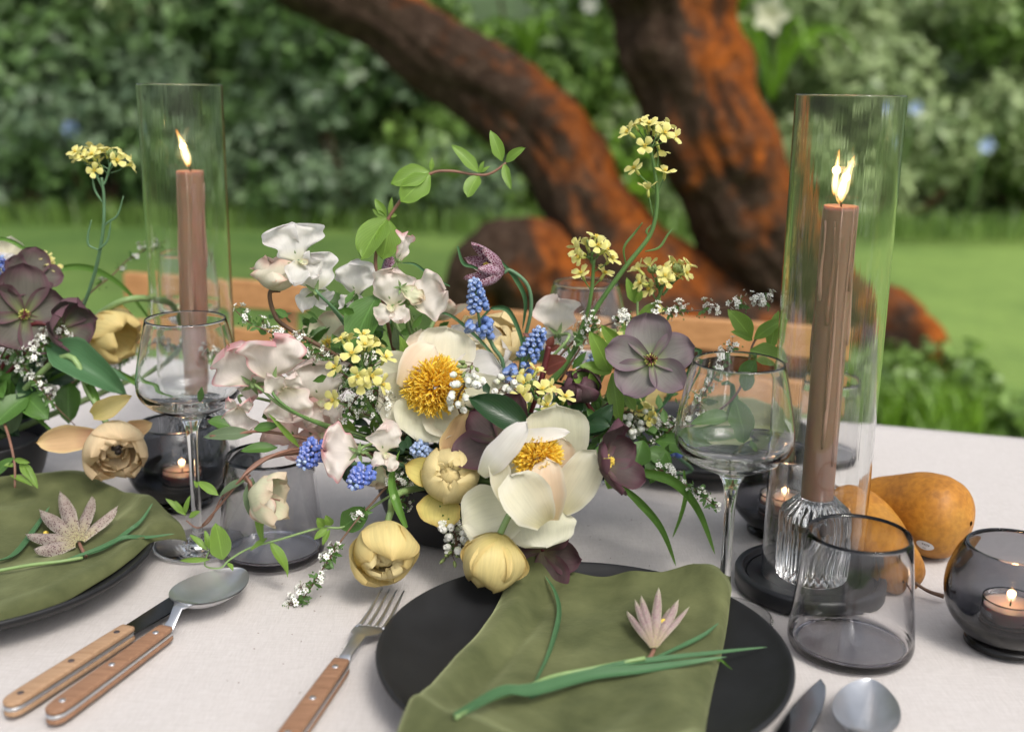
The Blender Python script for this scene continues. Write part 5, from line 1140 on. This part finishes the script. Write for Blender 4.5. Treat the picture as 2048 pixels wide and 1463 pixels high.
mustard([P(722, 735, .85), P(728, 790, .855), P(770, 850, .88), BC], [(P(722, 716, .85), .020, 9, A([-.1, -.5, 1]), P(724, 745, .85))], 'yellow mustard florets over the white filler, left of the peony', 4,
        single_=[(P(722, 766, .838), P(728, 790, .85), A([0, -1, .3]), 0), (P(672, 735, .85), P(722, 760, .85), A([-.5, -.6, .5]), 0), (P(762, 768, .848), P(730, 780, .852), A([.8, -.3, .1]), 1), (P(770, 716, .85), P(726, 750, .85), A([.5, -.3, .9]), 2), (P(668, 800, .855), P(700, 810, .86), A([-.3, -.5, .2]), 1)])
mustard([P(1070, 790, .865), P(1080, 830, .87), BC], [(P(1062, 775, .865), .014, 5, ax(P(1062, 775, .865), -.2, .5), P(1072, 800, .87))], 'yellow mustard florets between the two peonies', 5,
        single_=[(P(1042, 792, .85), P(1060, 815, .865), A([-.2, -1, .4]), 0), (P(1085, 780, .85), P(1080, 815, .865), A([.1, -.6, 1]), 1), (P(1130, 795, .87), P(1100, 820, .88), A([.3, -.4, 1]), 2), (P(1095, 812, .86), P(1080, 830, .87), A([-.1, -.4, .5]), 3)])
mustard([P(1225, 690, .93), P(1215, 730, .935), P(1150, 820, .94), BC], [(P(1226, 680, .93), .012, 5, up, P(1222, 700, .93))], 'yellow mustard florets behind the mauve hellebore', 6)
mustard([P(1270, 835, .93), P(1240, 850, .93), BC], [(P(1285, 835, .92), .010, 4, A([.5, -.5, .5]), P(1265, 840, .93))], 'low yellow mustard florets left of the right wine glass', 7)
# twigs of tiny white blossom
sprig([P(468, 618, .885), P(500, 645, .885), P(560, 675, .89), P(620, 720, .90), P(700, 770, .91), P(790, 850, .93)], 'white blossom twig arching left over the rim of the left wine glass', 1, 14, .0026, .0075, cluster_step=.0085)
sprig([P(600, 690, .88), P(650, 715, .885), P(720, 780, .89), P(800, 860, .92)], 'white blossom twig below the arching one, behind the mustard florets', 2, 14, .0026, .008, cluster_step=.007)
sprig([P(690, 830, .86), P(720, 790, .86), P(750, 830, .87), P(800, 880, .90)], 'dense white blossom left of the golden centred peony', 3, 22, .0025, .012, cluster_step=.005)
sprig([P(735, 700, .87), P(740, 750, .87), P(760, 820, .88), P(800, 880, .90)], 'dense white blossom right behind the mustard florets', 4, 20, .0025, .011, cluster_step=.006)
sprig([P(1545, 600, .93), P(1480, 612, .93), P(1380, 622, .935), P(1290, 630, .935), P(1200, 655, .94), P(1130, 700, .94), BC], 'long white blossom twig arching right toward the right cylinder', 5, 16, .0025, .0085, cluster_step=.0095)
sprig([P(1190, 640, .93), P(1170, 680, .93), P(1120, 760, .935)], 'white blossom and green buds along the twig at the right centre', 6, 14, .0024, .009, cluster_step=.006)
sprig([P(578, 1212, .80), P(610, 1190, .80), P(650, 1130, .80), P(690, 1070, .81), P(740, 1010, .83), P(800, 960, .86), BC], 'white blossom twig trailing down to the cloth left of the fork', 7, 13, .0025, .0062, t0=0, cluster_step=.0075)
sprig([P(1430, 1010, .86), P(1390, 980, .865), P(1340, 955, .87), P(1290, 940, .88), BC], 'white blossom twig under the green strap leaf on the right', 8, 12, .0025, .006, cluster_step=.009)
sprig([P(915, 1095, .83), P(905, 1050, .835), P(890, 1000, .85), BC], 'drooping cluster of white buds on the front of the black bowl', 9, 14, .0030, .0095, cluster_step=.006)
sprig([P(800, 1010, .86), P(820, 960, .86), P(850, 930, .88), BC], 'white blossom hiding the rim of the bowl on the left', 10, 18, .0025, .011, cluster_step=.006)
sprig([P(1470, 690, .90), P(1420, 760, .90), P(1350, 850, .91), P(1250, 900, .92), BC], 'white blossom twig seen through the right wine glass', 11, 12, .0026, .009, cluster_step=.010)
sprig([P(1340, 860, .93), P(1280, 850, .93), P(1200, 860, .93), BC], 'white blossom low on the right beside the dark leaves', 12, 18, .0025, .011, cluster_step=.006)
# bell shaped white buds (pieris)
def budsprig(pts, label, seed, n=26, sp=.008):
    pts = [A(p) for p in pts]; root = flower('bell_blossom_sprig', pts[0], label, 'blossom sprig'); q = random.Random(seed); c = spline(pts, 8); g = G(); tube(g, c, [.0006, .0012], 6)
    for i in range(n):
        t = i / n; k = int(t * (len(c) - 1) * .8); p = c[k]; d = unit([q.uniform(-1, 1), q.uniform(-1.2, .4), q.uniform(-.9, .3)]); e = p + unit(d * [1, 1, .2]) * sp * q.uniform(.4, 1)
        tube(g, [p, e], .0003, 4); obj_at('floret', BELLW if t > .18 else BUD, m4(e, d, .0062 * q.uniform(.7, 1.1) if t > .18 else 1.0), root)
    part('twig', g, M['stem_brown'], root)
BELLW = bellmesh(PT('waxy_white_bell', (.60, .66, .36), (.82, .82, .76), (.82, .80, .76), .2, 0, edgew=.1))
budsprig([P(945, 725, .845), P(935, 760, .845), P(915, 800, .85), P(930, 850, .87)], 'waxy white bell buds on a brown twig in front of the golden peony centre', 1, 34, .010)
budsprig([P(1050, 770, .88), P(1020, 765, .875), P(985, 800, .87), P(990, 850, .88)], 'waxy white bell buds behind the dark curled leaf', 2, 30, .012)
budsprig([P(905, 1110, .822), P(912, 1075, .825), P(895, 1030, .84), BC], 'waxy white bell buds hanging in front of the black bowl', 3, 34, .009)
budsprig([P(1235, 880, .90), P(1255, 850, .90), P(1230, 830, .91), BC], 'small white bell buds at the right of the cream peony', 4, 22, .010)
# vines and leaves
Yv = .93
vine('long vine arching right above the bouquet in front of the leaning trunk', [(1012, 326, Yv), (985, 345, Yv), (958, 350, Yv), (900, 342, Yv), (860, 348, Yv), (815, 385, Yv), (778, 435, Yv), (756, 490, Yv), (752, 540, Yv), (770, 620, Yv), (790, 710, .94), (830, 850, .95)],
     [((1004, 322, Yv), (982, 262, Yv), 26), ((1012, 324, Yv), (1050, 295, Yv - .01), 22), ((1008, 326, Yv), (1021, 378, Yv - .01), 18), ((957, 345, Yv), (904, 290, Yv), 26), ((957, 350, Yv), (934, 394, Yv - .01), 32, {'k': 1.9}),
      ((960, 346, Yv), (968, 322, Yv), 10), ((962, 346, Yv), (980, 332, Yv), 8), ((858, 343, Yv), (782, 367, Yv - .006), 46, {'tm': .4}), ((860, 350, Yv - .002), (802, 402, Yv - .01), 52, {'k': 1.9}), ((862, 342, Yv), (864, 315, Yv), 10),
      ((775, 436, Yv), (722, 515, Yv - .012), 66, {'tm': .42, 'k': 1.8, 'n0': [-.5, -1, .35]}), ((778, 440, Yv), (766, 518, Yv - .004), 52, {'tm': .45, 'k': 1.9, 'n0': [.5, -1, .2]}), ((773, 432, Yv), (750, 398, Yv), 18), ((773, 434, Yv), (745, 418, Yv), 14), ((778, 430, Yv), (784, 393, Yv), 10), ((780, 432, Yv), (794, 430, Yv), 10),
      ((755, 590, Yv - .02), (705, 694, Yv - .035), 78, {'m': 'leaf', 'tm': .42, 'k': 1.8, 'n0': [-.3, -1, .4]}), ((748, 600, Yv - .02), (770, 645, Yv - .03), 26), ((800, 700, .92), (790, 655, .91), 26, {'m': 'leaf_grey'}), ((812, 725, .90), (800, 672, .89), 24)],
     'stem_pink', (.0010, .0018))
vine('vine with bright young leaves climbing at the right beside the cylinder', [(1570, 640, .91), (1530, 660, .91), (1505, 690, .91), (1495, 740, .90), (1470, 790, .89), (1420, 830, .90), (1340, 870, .92), (1250, 900, .93)],
     [((1503, 676, .91), (1458, 620, .905), 42), ((1505, 680, .91), (1462, 662, .90), 20), ((1508, 678, .91), (1568, 638, .90), 30), ((1540, 700, .905), (1556, 622, .91), 30), ((1500, 700, .90), (1570, 722, .89), 46, {'k': 1.9}), ((1490, 780, .885), (1512, 720, .88), 52, {'k': 1.9, 'm': 'leaf'}), ((1470, 795, .88), (1490, 890, .875), 56, {'k': 1.9, 'm': 'leaf'}), ((1465, 830, .88), (1375, 850, .88), 40, {'m': 'leaf'}), ((1420, 900, .90), (1310, 880, .91), 50, {'m': 'leaf'})], 'stem_pink', (.0008, .0013))
vine('upright vine tip with paired lime leaves behind the mauve hellebore', [(1272, 560, .94), (1275, 620, .94), (1270, 680, .94), (1225, 760, .94), (1200, 830, .94)],
     [((1270, 606, .94), (1254, 556, .935), 20), ((1272, 606, .94), (1280, 575, .935), 18), ((1278, 648, .94), (1312, 604, .935), 26), ((1274, 655, .94), (1236, 668, .93), 26), ((1220, 745, .91), (1180, 662, .90), 44), ((1222, 745, .91), (1160, 730, .90), 30), ((1245, 700, .92), (1203, 650, .91), 30), ((1200, 780, .905), (1145, 745, .90), 60, {'k': 1.9}), ((1195, 790, .90), (1180, 745, .89), 26), ((1225, 745, .90), (1240, 850, .89), 34), ((1270, 820, .90), (1235, 770, .90), 30)], 'stem_pale', (.0009, .0015))
vine('trailing vine with young leaves before the left tumbler, tip curling at the wine glass foot', [(418, 1100, .83), (410, 1130, .825), (440, 1135, .82), (460, 1118, .82), (500, 1095, .82), (560, 1078, .82), (640, 1055, .825), (690, 1052, .83), (750, 1010, .85), (830, 960, .88)],
     [((445, 1118, .82), (432, 1048, .815), 46, {'k': 1.7}), ((420, 1118, .822), (358, 1120, .825), 12), ((415, 1100, .825), (380, 1068, .83), 14), ((418, 1098, .825), (410, 1060, .83), 14), ((540, 1082, .82), (578, 1152, .815), 26, {'twist': .8}), ((535, 1075, .82), (500, 1100, .815), 12), ((520, 1070, .82), (518, 985, .82), 20), ((648, 1052, .825), (634, 1035, .82), 22), ((655, 1055, .825), (628, 1078, .82), 16), ((660, 1058, .825), (645, 1090, .82), 14), ((662, 1050, .825), (652, 1030, .82), 20), ((455, 1125, .82), (466, 1140, .815), 12),
      ((682, 1056, .83), (735, 1020, .83), 52, {'k': 1.9, 'm': 'leaf'})], 'stem_pale', (.0006, .0012))
vine('leafy stem reaching left in front of the dark votive', [(420, 872, .86), (470, 868, .86), (520, 862, .86), (590, 872, .865), (680, 892, .88), (820, 930, .90)],
     [((505, 866, .86), (408, 872, .86), 30, {'m': 'leaf_grey'}), ((508, 858, .86), (558, 850, .86), 22, {'m': 'leaf'}), ((555, 895, .865), (482, 900, .86), 26, {'m': 'leaf'}), ((600, 895, .86), (538, 828, .85), 12), ((470, 855, .87), (415, 840, .87), 34, {'m': 'leaf'})], 'stem_pink', (.0011, .0016))
vine('drooping stem with grey leaves around the nodding hellebore', [(405, 1050, .83), (440, 1010, .825), (480, 960, .82), (500, 940, .825), (560, 905, .84), (640, 898, .87), (800, 920, .92)],
     [((496, 958, .82), (436, 992, .82), 24, {'m': 'leaf_grey'}), ((505, 955, .822), (502, 1036, .815), 32, {'m': 'leaf_grey'}), ((437, 990, .822), (395, 962, .83), 20), ((515, 1010, .818), (525, 1085, .815), 18)], 'stem_pink', (.0009, .0015), extra=[[(510, 990, .82), (560, 1000, .82)]])
vine('small sprig with pointed leaves between the left wine glass stem and votive', [(372, 1040, .88), (395, 1055, .88), (420, 1040, .875), (440, 1000, .87), (455, 985, .86), (500, 950, .84)], [((372, 1030, .88), (332, 996, .88), 14), ((370, 1028, .88), (380, 990, .88), 12), ((378, 1035, .88), (400, 1022, .88), 14), ((368, 1025, .88), (350, 1000, .88), 8), ((395, 975, .86), (388, 960, .86), 8)], 'stem_pink', (.0006, .0008))
vine('red stem with rusty young leaves in the centre', [(1098, 692, .90), (1092, 720, .90), (1080, 770, .90), (1060, 830, .91)], [((1088, 740, .90), (1132, 720, .89), 46, {'m': 'leaf_red'}), ((1095, 700, .90), (1120, 690, .895), 14, {'m': 'leaf_red'}), ((1070, 680, .90), (1045, 666, .90), 12, {'m': 'leaf_red'}), ((1096, 695, .90), (1106, 672, .90), 18, {'m': 'leaf_red'})], 'stem_red', (.0030, .0020))
vine('dark glossy curled leaf above the cream peony', [(1060, 850, .83), (1100, 870, .84), (1150, 900, .87)], [((1060, 855, .82), (940, 795, .825), 66, {'m': 'leaf_dark', 'cup': .25, 'tm': .45}), ((1065, 845, .835), (1140, 870, .84), 40, {'m': 'leaf_dark'})], 'stem', nm='leafy_sprig', cat='foliage')
vine('dark leaves under the right hellebore', [(1200, 860, .89), (1170, 880, .89), (1120, 900, .90)], [((1170, 870, .88), (1225, 810, .88), 46, {'m': 'leaf_dark'}), ((1165, 850, .88), (1222, 850, .87), 44, {'m': 'leaf_dark'}), ((1190, 900, .88), (1265, 905, .88), 50, {'m': 'leaf'}), ((1270, 935, .87), (1285, 880, .88), 60, {'m': 'leaf'}), ((1150, 830, .89), (1165, 790, .89), 30, {'m': 'leaf_dark'})], 'stem', nm='leafy_sprig', cat='foliage')
vine('ivy leaves under the rim at the right of the bouquet', [(1300, 900, .90), (1250, 905, .90), (1150, 920, .90)], [((1330, 905, .89), (1300, 965, .88), 60, {'m': 'leaf', 'k': 1.2}), ((1290, 900, .89), (1345, 925, .89), 40, {'m': 'leaf'}), ((1260, 915, .89), (1250, 960, .88), 44, {'m': 'leaf_dark'})], 'stem', nm='leafy_sprig', cat='foliage')
# strap leaves bending out at the right
strapleaf('green strap leaf arching right and down over the cloth', [(1225, 940, .86), (1290, 945, .86), (1350, 965, .86), (1395, 1020, .87), (1430, 1108, .88)], 22, 'strap_g')
strapleaf('green strap leaf bending to a blunt tip on the cloth above the napkin', [(1235, 965, .85), (1275, 1000, .855), (1320, 1055, .86), (1352, 1132, .868)], 18, 'strap_g', tw=.5)
strapleaf('short grass blade hanging below the right wine glass bowl', [(1368, 940, .90), (1372, 985, .90), (1362, 1030, .90), (1345, 1075, .90)], 10, 'strap_g')
strapleaf('narrow blue green leaf crossing behind the muscari', [(858, 628, .93), (900, 630, .93), (960, 680, .925), (1000, 730, .92), (1025, 770, .92)], 7, 'strap')
strapleaf('blue green arched leaf right of the fritillary', [(960, 640, .925), (990, 615, .925), (1020, 625, .93), (1045, 690, .935), (1040, 760, .94)], 11, 'strap')
strapleaf('thin leaf sweeping right below the pink tipped bud', [(900, 572, .93), (860, 550, .93), (830, 528, .925), (800, 525, .92)], 6, 'strap')
strapleaf('folded strap leaf bending beside the nodding yellow tulip', [(812, 1055, .81), (795, 1010, .815), (785, 960, .83), (800, 900, .86)], 20, 'strap_g', tw=.6)
strapleaf('long green leaf behind the twig on the right', [(1330, 480, .945), (1400, 700, .94), (1250, 900, .94)][::-1][:2] + [(1190, 800, .945)], 10, 'strap')
for lb, pp, w in (('strap leaf looping inside the right wine glass outline', [(1440, 765, .93), (1465, 770, .93), (1455, 830, .93), (1400, 880, .93), (1300, 920, .93)], 14), ('broad strap leaf low behind the right wine glass', [(1500, 870, .95), (1430, 880, .95), (1350, 890, .95), (1280, 920, .94)], 16)):
    strapleaf(lb, pp, w, 'strap_g')
# filler foliage inside the bouquet
fq = random.Random(40)
FL_LB = ['behind the white sweet peas', 'beneath the pink edged sweet peas', 'under the golden centred peony', 'behind the butter yellow tulip', 'left of the black bowl', 'right of the black bowl', 'below the mauve hellebore', 'behind the closed hellebore cup', 'between the two peonies', 'beneath the mustard florets on the left',
         'behind the cream peony', 'above the bowl rim at the back', 'right behind the dark curled leaf', 'low on the left side of the bouquet', 'low on the right side of the bouquet', 'beside the olive tulip']
FL_P = [(700, 620, .96), (600, 800, .93), (850, 850, .93), (1000, 740, 1.0), (760, 960, .90), (1130, 970, .90), (1290, 800, .95), (640, 740, .95), (1010, 850, .90), (700, 860, .90), (1120, 880, .87), (900, 700, 1.02), (1150, 820, .92), (640, 900, .92), (1260, 930, .93), (830, 960, .88)]
for i, (lb, pp) in enumerate(zip(FL_LB, FL_P)):
    c = A(P(*pp)); root = flower('leafy_sprig', c, 'leafy green filler sprig ' + lb, 'foliage'); d0 = c - BC; path = spline([c, (c + BC) / 2 + A([0, 0, .01]), BC], 8); stem(root, path, (.0007, .0015), M['stem'])
    for j in range(9):
        k = int(j / 9 * len(path) * .8); p = path[k]; d = unit(A([fq.gauss(0, 1), fq.gauss(-.2, .8), fq.gauss(.2, .7)])); L = fq.uniform(.018, .034)
        g = G(); blade(g, p, p + d * L, L * fq.uniform(.4, .6), n0=A([fq.gauss(0, .4), -1, 1.0]), tm=.42, k=1.6, b0=.08, arch=.08, fold=.12, cup=.1, seed=j, ruf=.04, nt=8, nv=7); part('leaf', g, M[fq.choice(['leaf', 'leaf', 'leaf_dark', 'leaf_dark', 'leaf_lime', 'leaf_grey'])], root)
for i, (lb, pp) in enumerate((('among the sweet peas at the left', (690, 700, .93)), ('around the peony and tulip in the middle', (930, 860, .90)), ('under the hellebore at the right', (1230, 840, .94)))):
    c = A(P(*pp)); g = G(); q = np.random.default_rng(50 + i)
    for j in range(170):
        b = c + q.normal(0, 1, 3) * [.040, .022, .020]; d = unit(q.normal(0, 1, 3) + [0, -.3, .3]); blade(g, b, b + d * q.uniform(.008, .02), .007, n0=q.normal(0, .5, 3) + [0, -1, .8], nt=4, nv=3, tm=.4, k=1.4, b0=.1)
    single('filler_greenery', g, M['leaf_dark'] if i == 1 else M['leaf'], 'fine mass of small green leaves ' + lb, 'greenery', kind='stuff')
# ------------------------------------------------------------------ the left arrangement
BL = A(VL) + [0, 0, .045]
def tob(c, axis=(0, 0, 1), d=.03): return tobowl(c, axis, BL, d)
c = P(48, 630, 1.0); hellebore(c, ax(c, .1, .15), .078, 'large dusky purple hellebore at the left edge facing the viewer', M['hell'], 31, a=(84, 66), st=tob(c), spin=.2, cup=.2)
c = P(60, 560, 1.03); hellebore(c, ax(c, .3, .8), .060, 'purple hellebore behind and above the large one at the left edge', M['hell'], 32, a=(78, 60), centre=False, st=tob(c))
c = P(122, 655, 1.0); hellebore(c, unit(A([.75, -.55, .2])), .066, 'violet grey hellebore side-on next to the yellow tulip at left', M['hell'], 33, a=(80, 12), centre=False, st=tob(c, (1, 0, 0)), cup=.24, Wf=.52)
c = P(188, 650, 1.08); r = flower('tulip', c, 'yellow tulip on a pale arched stem behind the violet hellebore', 'tulip')
rings(r, c, A([.55, -.3, -.15]), [(3, M['tulip'], dict(L=.062, W_=.052, a0=82, a1=-34, cup=.24, tm=.5, k=1.9, b0=.45)), (3, M['tulip'], dict(L=.060, W_=.050, a0=80, a1=-34, cup=.24, off=1.05, tm=.5, k=1.9))], 14)
stem(r, [c, P(200, 628, 1.07), P(250, 600, 1.06), P(300, 598, 1.08), P(350, 620, 1.12), P(330, 720, 1.12), BL], .0032, M['stem_pale'])
Y = .95; c = P(228, 890, Y); r = double_tulip(c, unit(A([.3, -.8, -.35])), .045, 'open buff and peach tulip with a dark eye, hanging at left above the velvet napkin', M['cream_t'], M['cream_t'], 41, outer=5, oa=(84, -26), st=[c, P(215, 850, Y + .01), P(180, 790, Y + .02), P(120, 715, Y + .03), BL], open_=30, rs=1)
pb(r, 'petal', (195, 870, Y), (72, 885, Y - .01), 58, M['tulip_pk'], seed=1, cup=.25, tm=.5, k=1.6, b0=.4)
pb(r, 'petal', (185, 830, Y), (265, 790, Y - .02), 44, M['tulip'], seed=2, cup=.3, tm=.4, k=1.5, b0=.4)
pb(r, 'petal', (240, 870, Y + .01), (305, 845, Y + .01), 40, M['tulip_pk'], seed=3, cup=.25, tm=.5, k=1.6, b0=.4)
g = G(); dq = np.random.default_rng(2); cc = A(P(236, 898, Y - .016))
for i in range(9): tube(g, [cc, cc + dq.normal(0, .006, 3)], [.0022, .0030], 6)
part('dark_eye', g, M['velvet_dark'], r)
c = P(5, 545, 1.08); r = flower('peony', c, 'white peony cut by the left edge', 'peony')
rings(r, c, ax(c, .1, .7), [(5, M['ivory'], dict(L=.036, W_=.034, a0=72, a1=30, cup=.25, ruf=.06)), (4, M['white'], dict(L=.03, W_=.028, a0=45, a1=-20, cup=.3, ruf=.06, off=.5))], 6); stem(r, tob(c), .002)
muscari(P(0, 560, 1.03), P(-3, 515, 1.03), .009, 'blue muscari tip at the left edge in front of the white peony', 30, 'muscari_v', 21, st=tob(P(0, 560, 1.03)))
mustard([P(203, 355, 1.0), P(208, 400, 1.0), P(205, 470, 1.0), P(185, 560, 1.01), P(150, 640, 1.02), P(60, 760, 1.02), BL],
        [(P(180, 328, 1.0), .016, 6, A([-.4, -.3, 1]), P(205, 375, 1.0)), (P(222, 325, 1.0), .016, 7, A([.3, -.3, 1]), P(206, 370, 1.0))], 'tall yellow mustard flower left of the left glass cylinder', 8, (.0012, .0022), mat=M['stem_blue'],
        pods=[[P(205, 405, 1.0), P(190, 380, 1.0), P(184, 350, 1.0)], [P(203, 460, 1.0), P(215, 445, 1.0), P(235, 430, 1.0), P(247, 392, 1.0)], [P(198, 500, 1.0), P(178, 490, 1.0), P(176, 470, 1.0), P(183, 440, 1.0)], [P(196, 500, 1.0), P(215, 480, 1.0), P(222, 440, 1.0)]])
mustard([P(70, 545, 1.05), P(80, 600, 1.05), P(40, 720, 1.04), BL], [(P(62, 532, 1.05), .008, 3, up, P(70, 560, 1.05)), (P(95, 537, 1.05), .010, 4, up, P(80, 575, 1.05))], 'small yellow mustard florets above the purple hellebores at left', 9)
sprig([P(150, 850, .98), P(110, 810, .98), P(60, 750, .985), P(10, 700, 1.0), BL], 'white blossom twig hanging down under the large purple hellebore', 21, 18, .0027, .0085, t0=.25, cluster_step=.007)
sprig([P(60, 720, .98), P(90, 690, .99), P(120, 690, 1.0), BL], 'white blossom between the purple hellebores', 22, 18, .0027, .010, cluster_step=.006)
sprig([P(330, 480, 1.2), P(262, 515, 1.15), P(225, 550, 1.12), P(150, 620, 1.08), BL], 'loose white blossom twig left of the left glass cylinder', 23, 9, .0028, .0065, cluster_step=.016)
sprig([P(270, 700, 1.15), P(230, 735, 1.12), P(150, 760, 1.08), BL], 'white blossom behind the left wine glass', 24, 14, .0026, .009, cluster_step=.010)
sprig([P(440, 720, 1.05), P(410, 700, 1.07), P(330, 690, 1.1), P(250, 700, 1.1), BL], 'white blossom twig seen through the left wine glass', 25, 12, .0026, .009, cluster_step=.011)
vine('broad grey green tulip leaf arching right from the left arrangement', [(60, 720, 1.0), (20, 760, 1.02), (-40, 850, 1.03)], [((95, 690, .99), (250, 788, .98), 78, {'m': 'strap', 'cup': .3, 'tm': .35, 'arch': .15}), ((100, 705, .985), (262, 760, .99), 30, {'m': 'strap'})], 'stem_pale', nm='leafy_sprig', cat='foliage')
for lb, pp, w, mt in (('thick pale green stem leaf crossing the left arrangement', [(205, 830, .97), (185, 780, .97), (150, 725, .98), (100, 700, .99), (40, 700, 1.0)], 18, 'strap_g'),
                      ('long grassy leaf arching over the left arrangement toward the chair', [(300, 640, 1.12), (240, 570, 1.10), (170, 535, 1.08), (100, 545, 1.06), (40, 590, 1.05), (-40, 700, 1.04)], 13, 'strap_g'),
                      ('thin leaf curving at the far left above the mustard florets', [(72, 528, 1.05), (45, 495, 1.05), (0, 478, 1.05), (-60, 500, 1.05)], 9, 'strap_g'),
                      ('green leaf stalk reaching right to the left wine glass', [(345, 810, 1.0), (290, 775, 1.0), (220, 740, 1.01), (150, 740, 1.02), (60, 780, 1.03)], 14, 'strap_g'),
                      ('thin strap leaf falling over the cloth at left', [(108, 865, .99), (60, 825, .99), (20, 810, 1.0), (-40, 830, 1.02)], 12, 'strap_g')):
    strapleaf(lb, pp, w, mt)
vine('drooping leafy stem by the top edge of the left napkin', [(30, 975, .93), (28, 920, .94), (10, 850, .97), (-20, 790, 1.0)],
     [((28, 915, .94), (-20, 960, .94), 26, {'m': 'leaf'}), ((28, 918, .94), (60, 925, .935), 12), ((45, 922, .94), (75, 975, .93), 18), ((30, 930, .94), (8, 930, .935), 12), ((40, 925, .94), (62, 960, .93), 14), ((20, 950, .935), (65, 970, .93), 14)], 'stem_pink', (.0009, .0016))
LLB = ['of dark leaves below the large purple hellebore', 'of mid green leaves behind the buff tulip', 'of leaves at the left edge under the blossom', 'of leaves behind the left arrangement', 'of grey green leaves near the violet hellebore', 'of leaves behind the far side of the left bowl']
for i, (lb, pp) in enumerate(zip(LLB, [(60, 790, .99), (150, 760, 1.04), (10, 760, 1.0), (100, 680, 1.1), (110, 740, 1.02), (200, 700, 1.12)])):
    c = A(P(*pp)); root = flower('leafy_sprig', c, 'leafy sprig ' + lb, 'foliage'); path = spline([c, (c + BL) / 2 + A([0, 0, .02]), BL], 8); stem(root, path, (.0008, .0016), M['stem'])
    for j in range(10):
        k = int(j / 10 * len(path) * .8); p = path[k]; d = unit(A([fq.gauss(.3, 1), fq.gauss(-.2, .7), fq.gauss(0, .7)])); L = fq.uniform(.024, .044)
        g = G(); blade(g, p, p + d * L, L * fq.uniform(.45, .7), n0=A([fq.gauss(0, .4), -1, 1.0]), tm=.42, k=1.6, b0=.08, arch=.08, fold=.12, cup=.1, seed=j, ruf=.04, nt=8, nv=7); part('leaf', g, M[fq.choice(['leaf', 'leaf', 'leaf_dark', 'leaf_grey'])], root)
# ------------------------------------------------------------------ fritillaries laid on the napkins
def onnap(x, y, NP, dz=.003):
    z = zc
    for _ in range(8): z = .5 * z + .5 * (napz(T(x, y, z), NP) + dz)
    return T(x, y, z)
def calm(pts):
    pts = [A(p) for p in pts]; k = len(pts)
    if k > 3:
        t = np.arange(k); z = np.array([p[2] for p in pts]); f = np.polyval(np.polyfit(t, z, 2), t); f += max(0, (z - f).max() * .6)
        for p, h in zip(pts, f): p[2] = h
    return pts
def laid(label, NP, c, petals, mat, pw, stems, straps, extra):
    p0 = onnap(*c, NP, .006); r = flower('fritillary', p0, label, 'fritillary')
    for i, (tx, ty, lift, w) in enumerate(petals):
        b = onnap(c[0] + (tx - c[0]) * .08, c[1] + (ty - c[1]) * .08, NP, .006); e = onnap(tx, ty, NP, .003); e = e + A([0, 0, lift * .25])
        g = G(); blade(g, b, e, px(w * (.92 if w > 28 or len(petals) < 7 else .80), b[1]), cup=-.34, arch=.09, tm=.5, k=1.7, b0=.35, seed=i, nt=14, nv=9, n0=A([0, -.7, 1]), curl=-.12); part('tepal', g, mat, r)
    for s in stems: g = G(); tube(g, spline(calm([onnap(x, y, NP, .0035) for x, y in s]), 7), .0014, 7); part('stem', g, M['stem_pink'] if s is stems[0] else M['stem_pale'], r)
    for s, w, mt in straps:
        g = G(); pts = calm([onnap(q[0], q[1], NP, .0032 + (q[2] if len(q) > 2 else 0)) for q in s]); ribbon(g, pts, px(w, pts[0][1]), n=8, side=(0, -.5, 1), fold=.3); part('leaf', g, M[mt], r)
    for x, y, rr in extra: g = G(); lathe(g, rnd([(.0001, -1), (.7, -.6), (1, 0), (.7, .6), (.0001, 1)], 1) * np.array([rr, rr]) if False else [(a * rr, b * rr) for a, b in ((.001, -1), (.7, -.6), (1, 0), (.7, .6), (.001, 1))], 10, onnap(x, y, NP, .008)); part('anther', g, M['anther'], r)
    return r
laid('speckled dusty fritillary laid on the left green napkin', NL, (158, 1085), [(75, 1105, .004, 42), (90, 1040, .010, 36), (130, 1012, .018, 36), (190, 1020, .016, 34), (236, 1030, .012, 32), (62, 1080, .003, 34)], M['frit_p'], 1,
     [[(158, 1085), (165, 1100), (172, 1112)], [(-10, 1142), (60, 1130), (120, 1122), (165, 1115)]],
     [([(150, 1118), (210, 1098), (260, 1060), (285, 1045), (306, 1005, .006)], 13, 'strap'), ([(130, 1122), (200, 1100), (250, 1075), (300, 1078), (350, 1068, .004)], 13, 'strap'), ([(-15, 1125), (30, 1110), (70, 1060), (100, 1012, .004)], 17, 'strap')], [(92, 1066, .0026)])
laid('pale pink fritillary laid on the middle green napkin', NC, (1308, 1298), [(1256, 1240, .008, 24), (1270, 1222, .014, 24), (1282, 1216, .016, 26), (1314, 1205, .020, 28), (1352, 1222, .014, 28), (1372, 1232, .008, 16), (1296, 1245, .012, 24), (1335, 1235, .010, 24)], M['frit_w'], 1,
     [[(1308, 1298), (1302, 1310), (1296, 1318)], [(912, 1432), (980, 1412), (1040, 1385), (1100, 1352), (1180, 1335), (1290, 1322)]],
     [([(910, 1432), (1000, 1412), (1060, 1400), (1180, 1358), (1300, 1332), (1452, 1332, .004)], 40, 'strap'), ([(1060, 1395), (1200, 1345), (1330, 1316), (1430, 1306, .003), (1535, 1296, .006)], 16, 'strap'), ([(1300, 1320), (1370, 1290), (1410, 1268), (1438, 1245, .004)], 12, 'strap'),
      ([(1072, 1365), (1100, 1300), (1118, 1230), (1110, 1190), (1090, 1150)], 13, 'strap'), ([(1400, 1318), (1440, 1320), (1465, 1338)], 7, 'strap_g')], [(1327, 1246, .0038)])
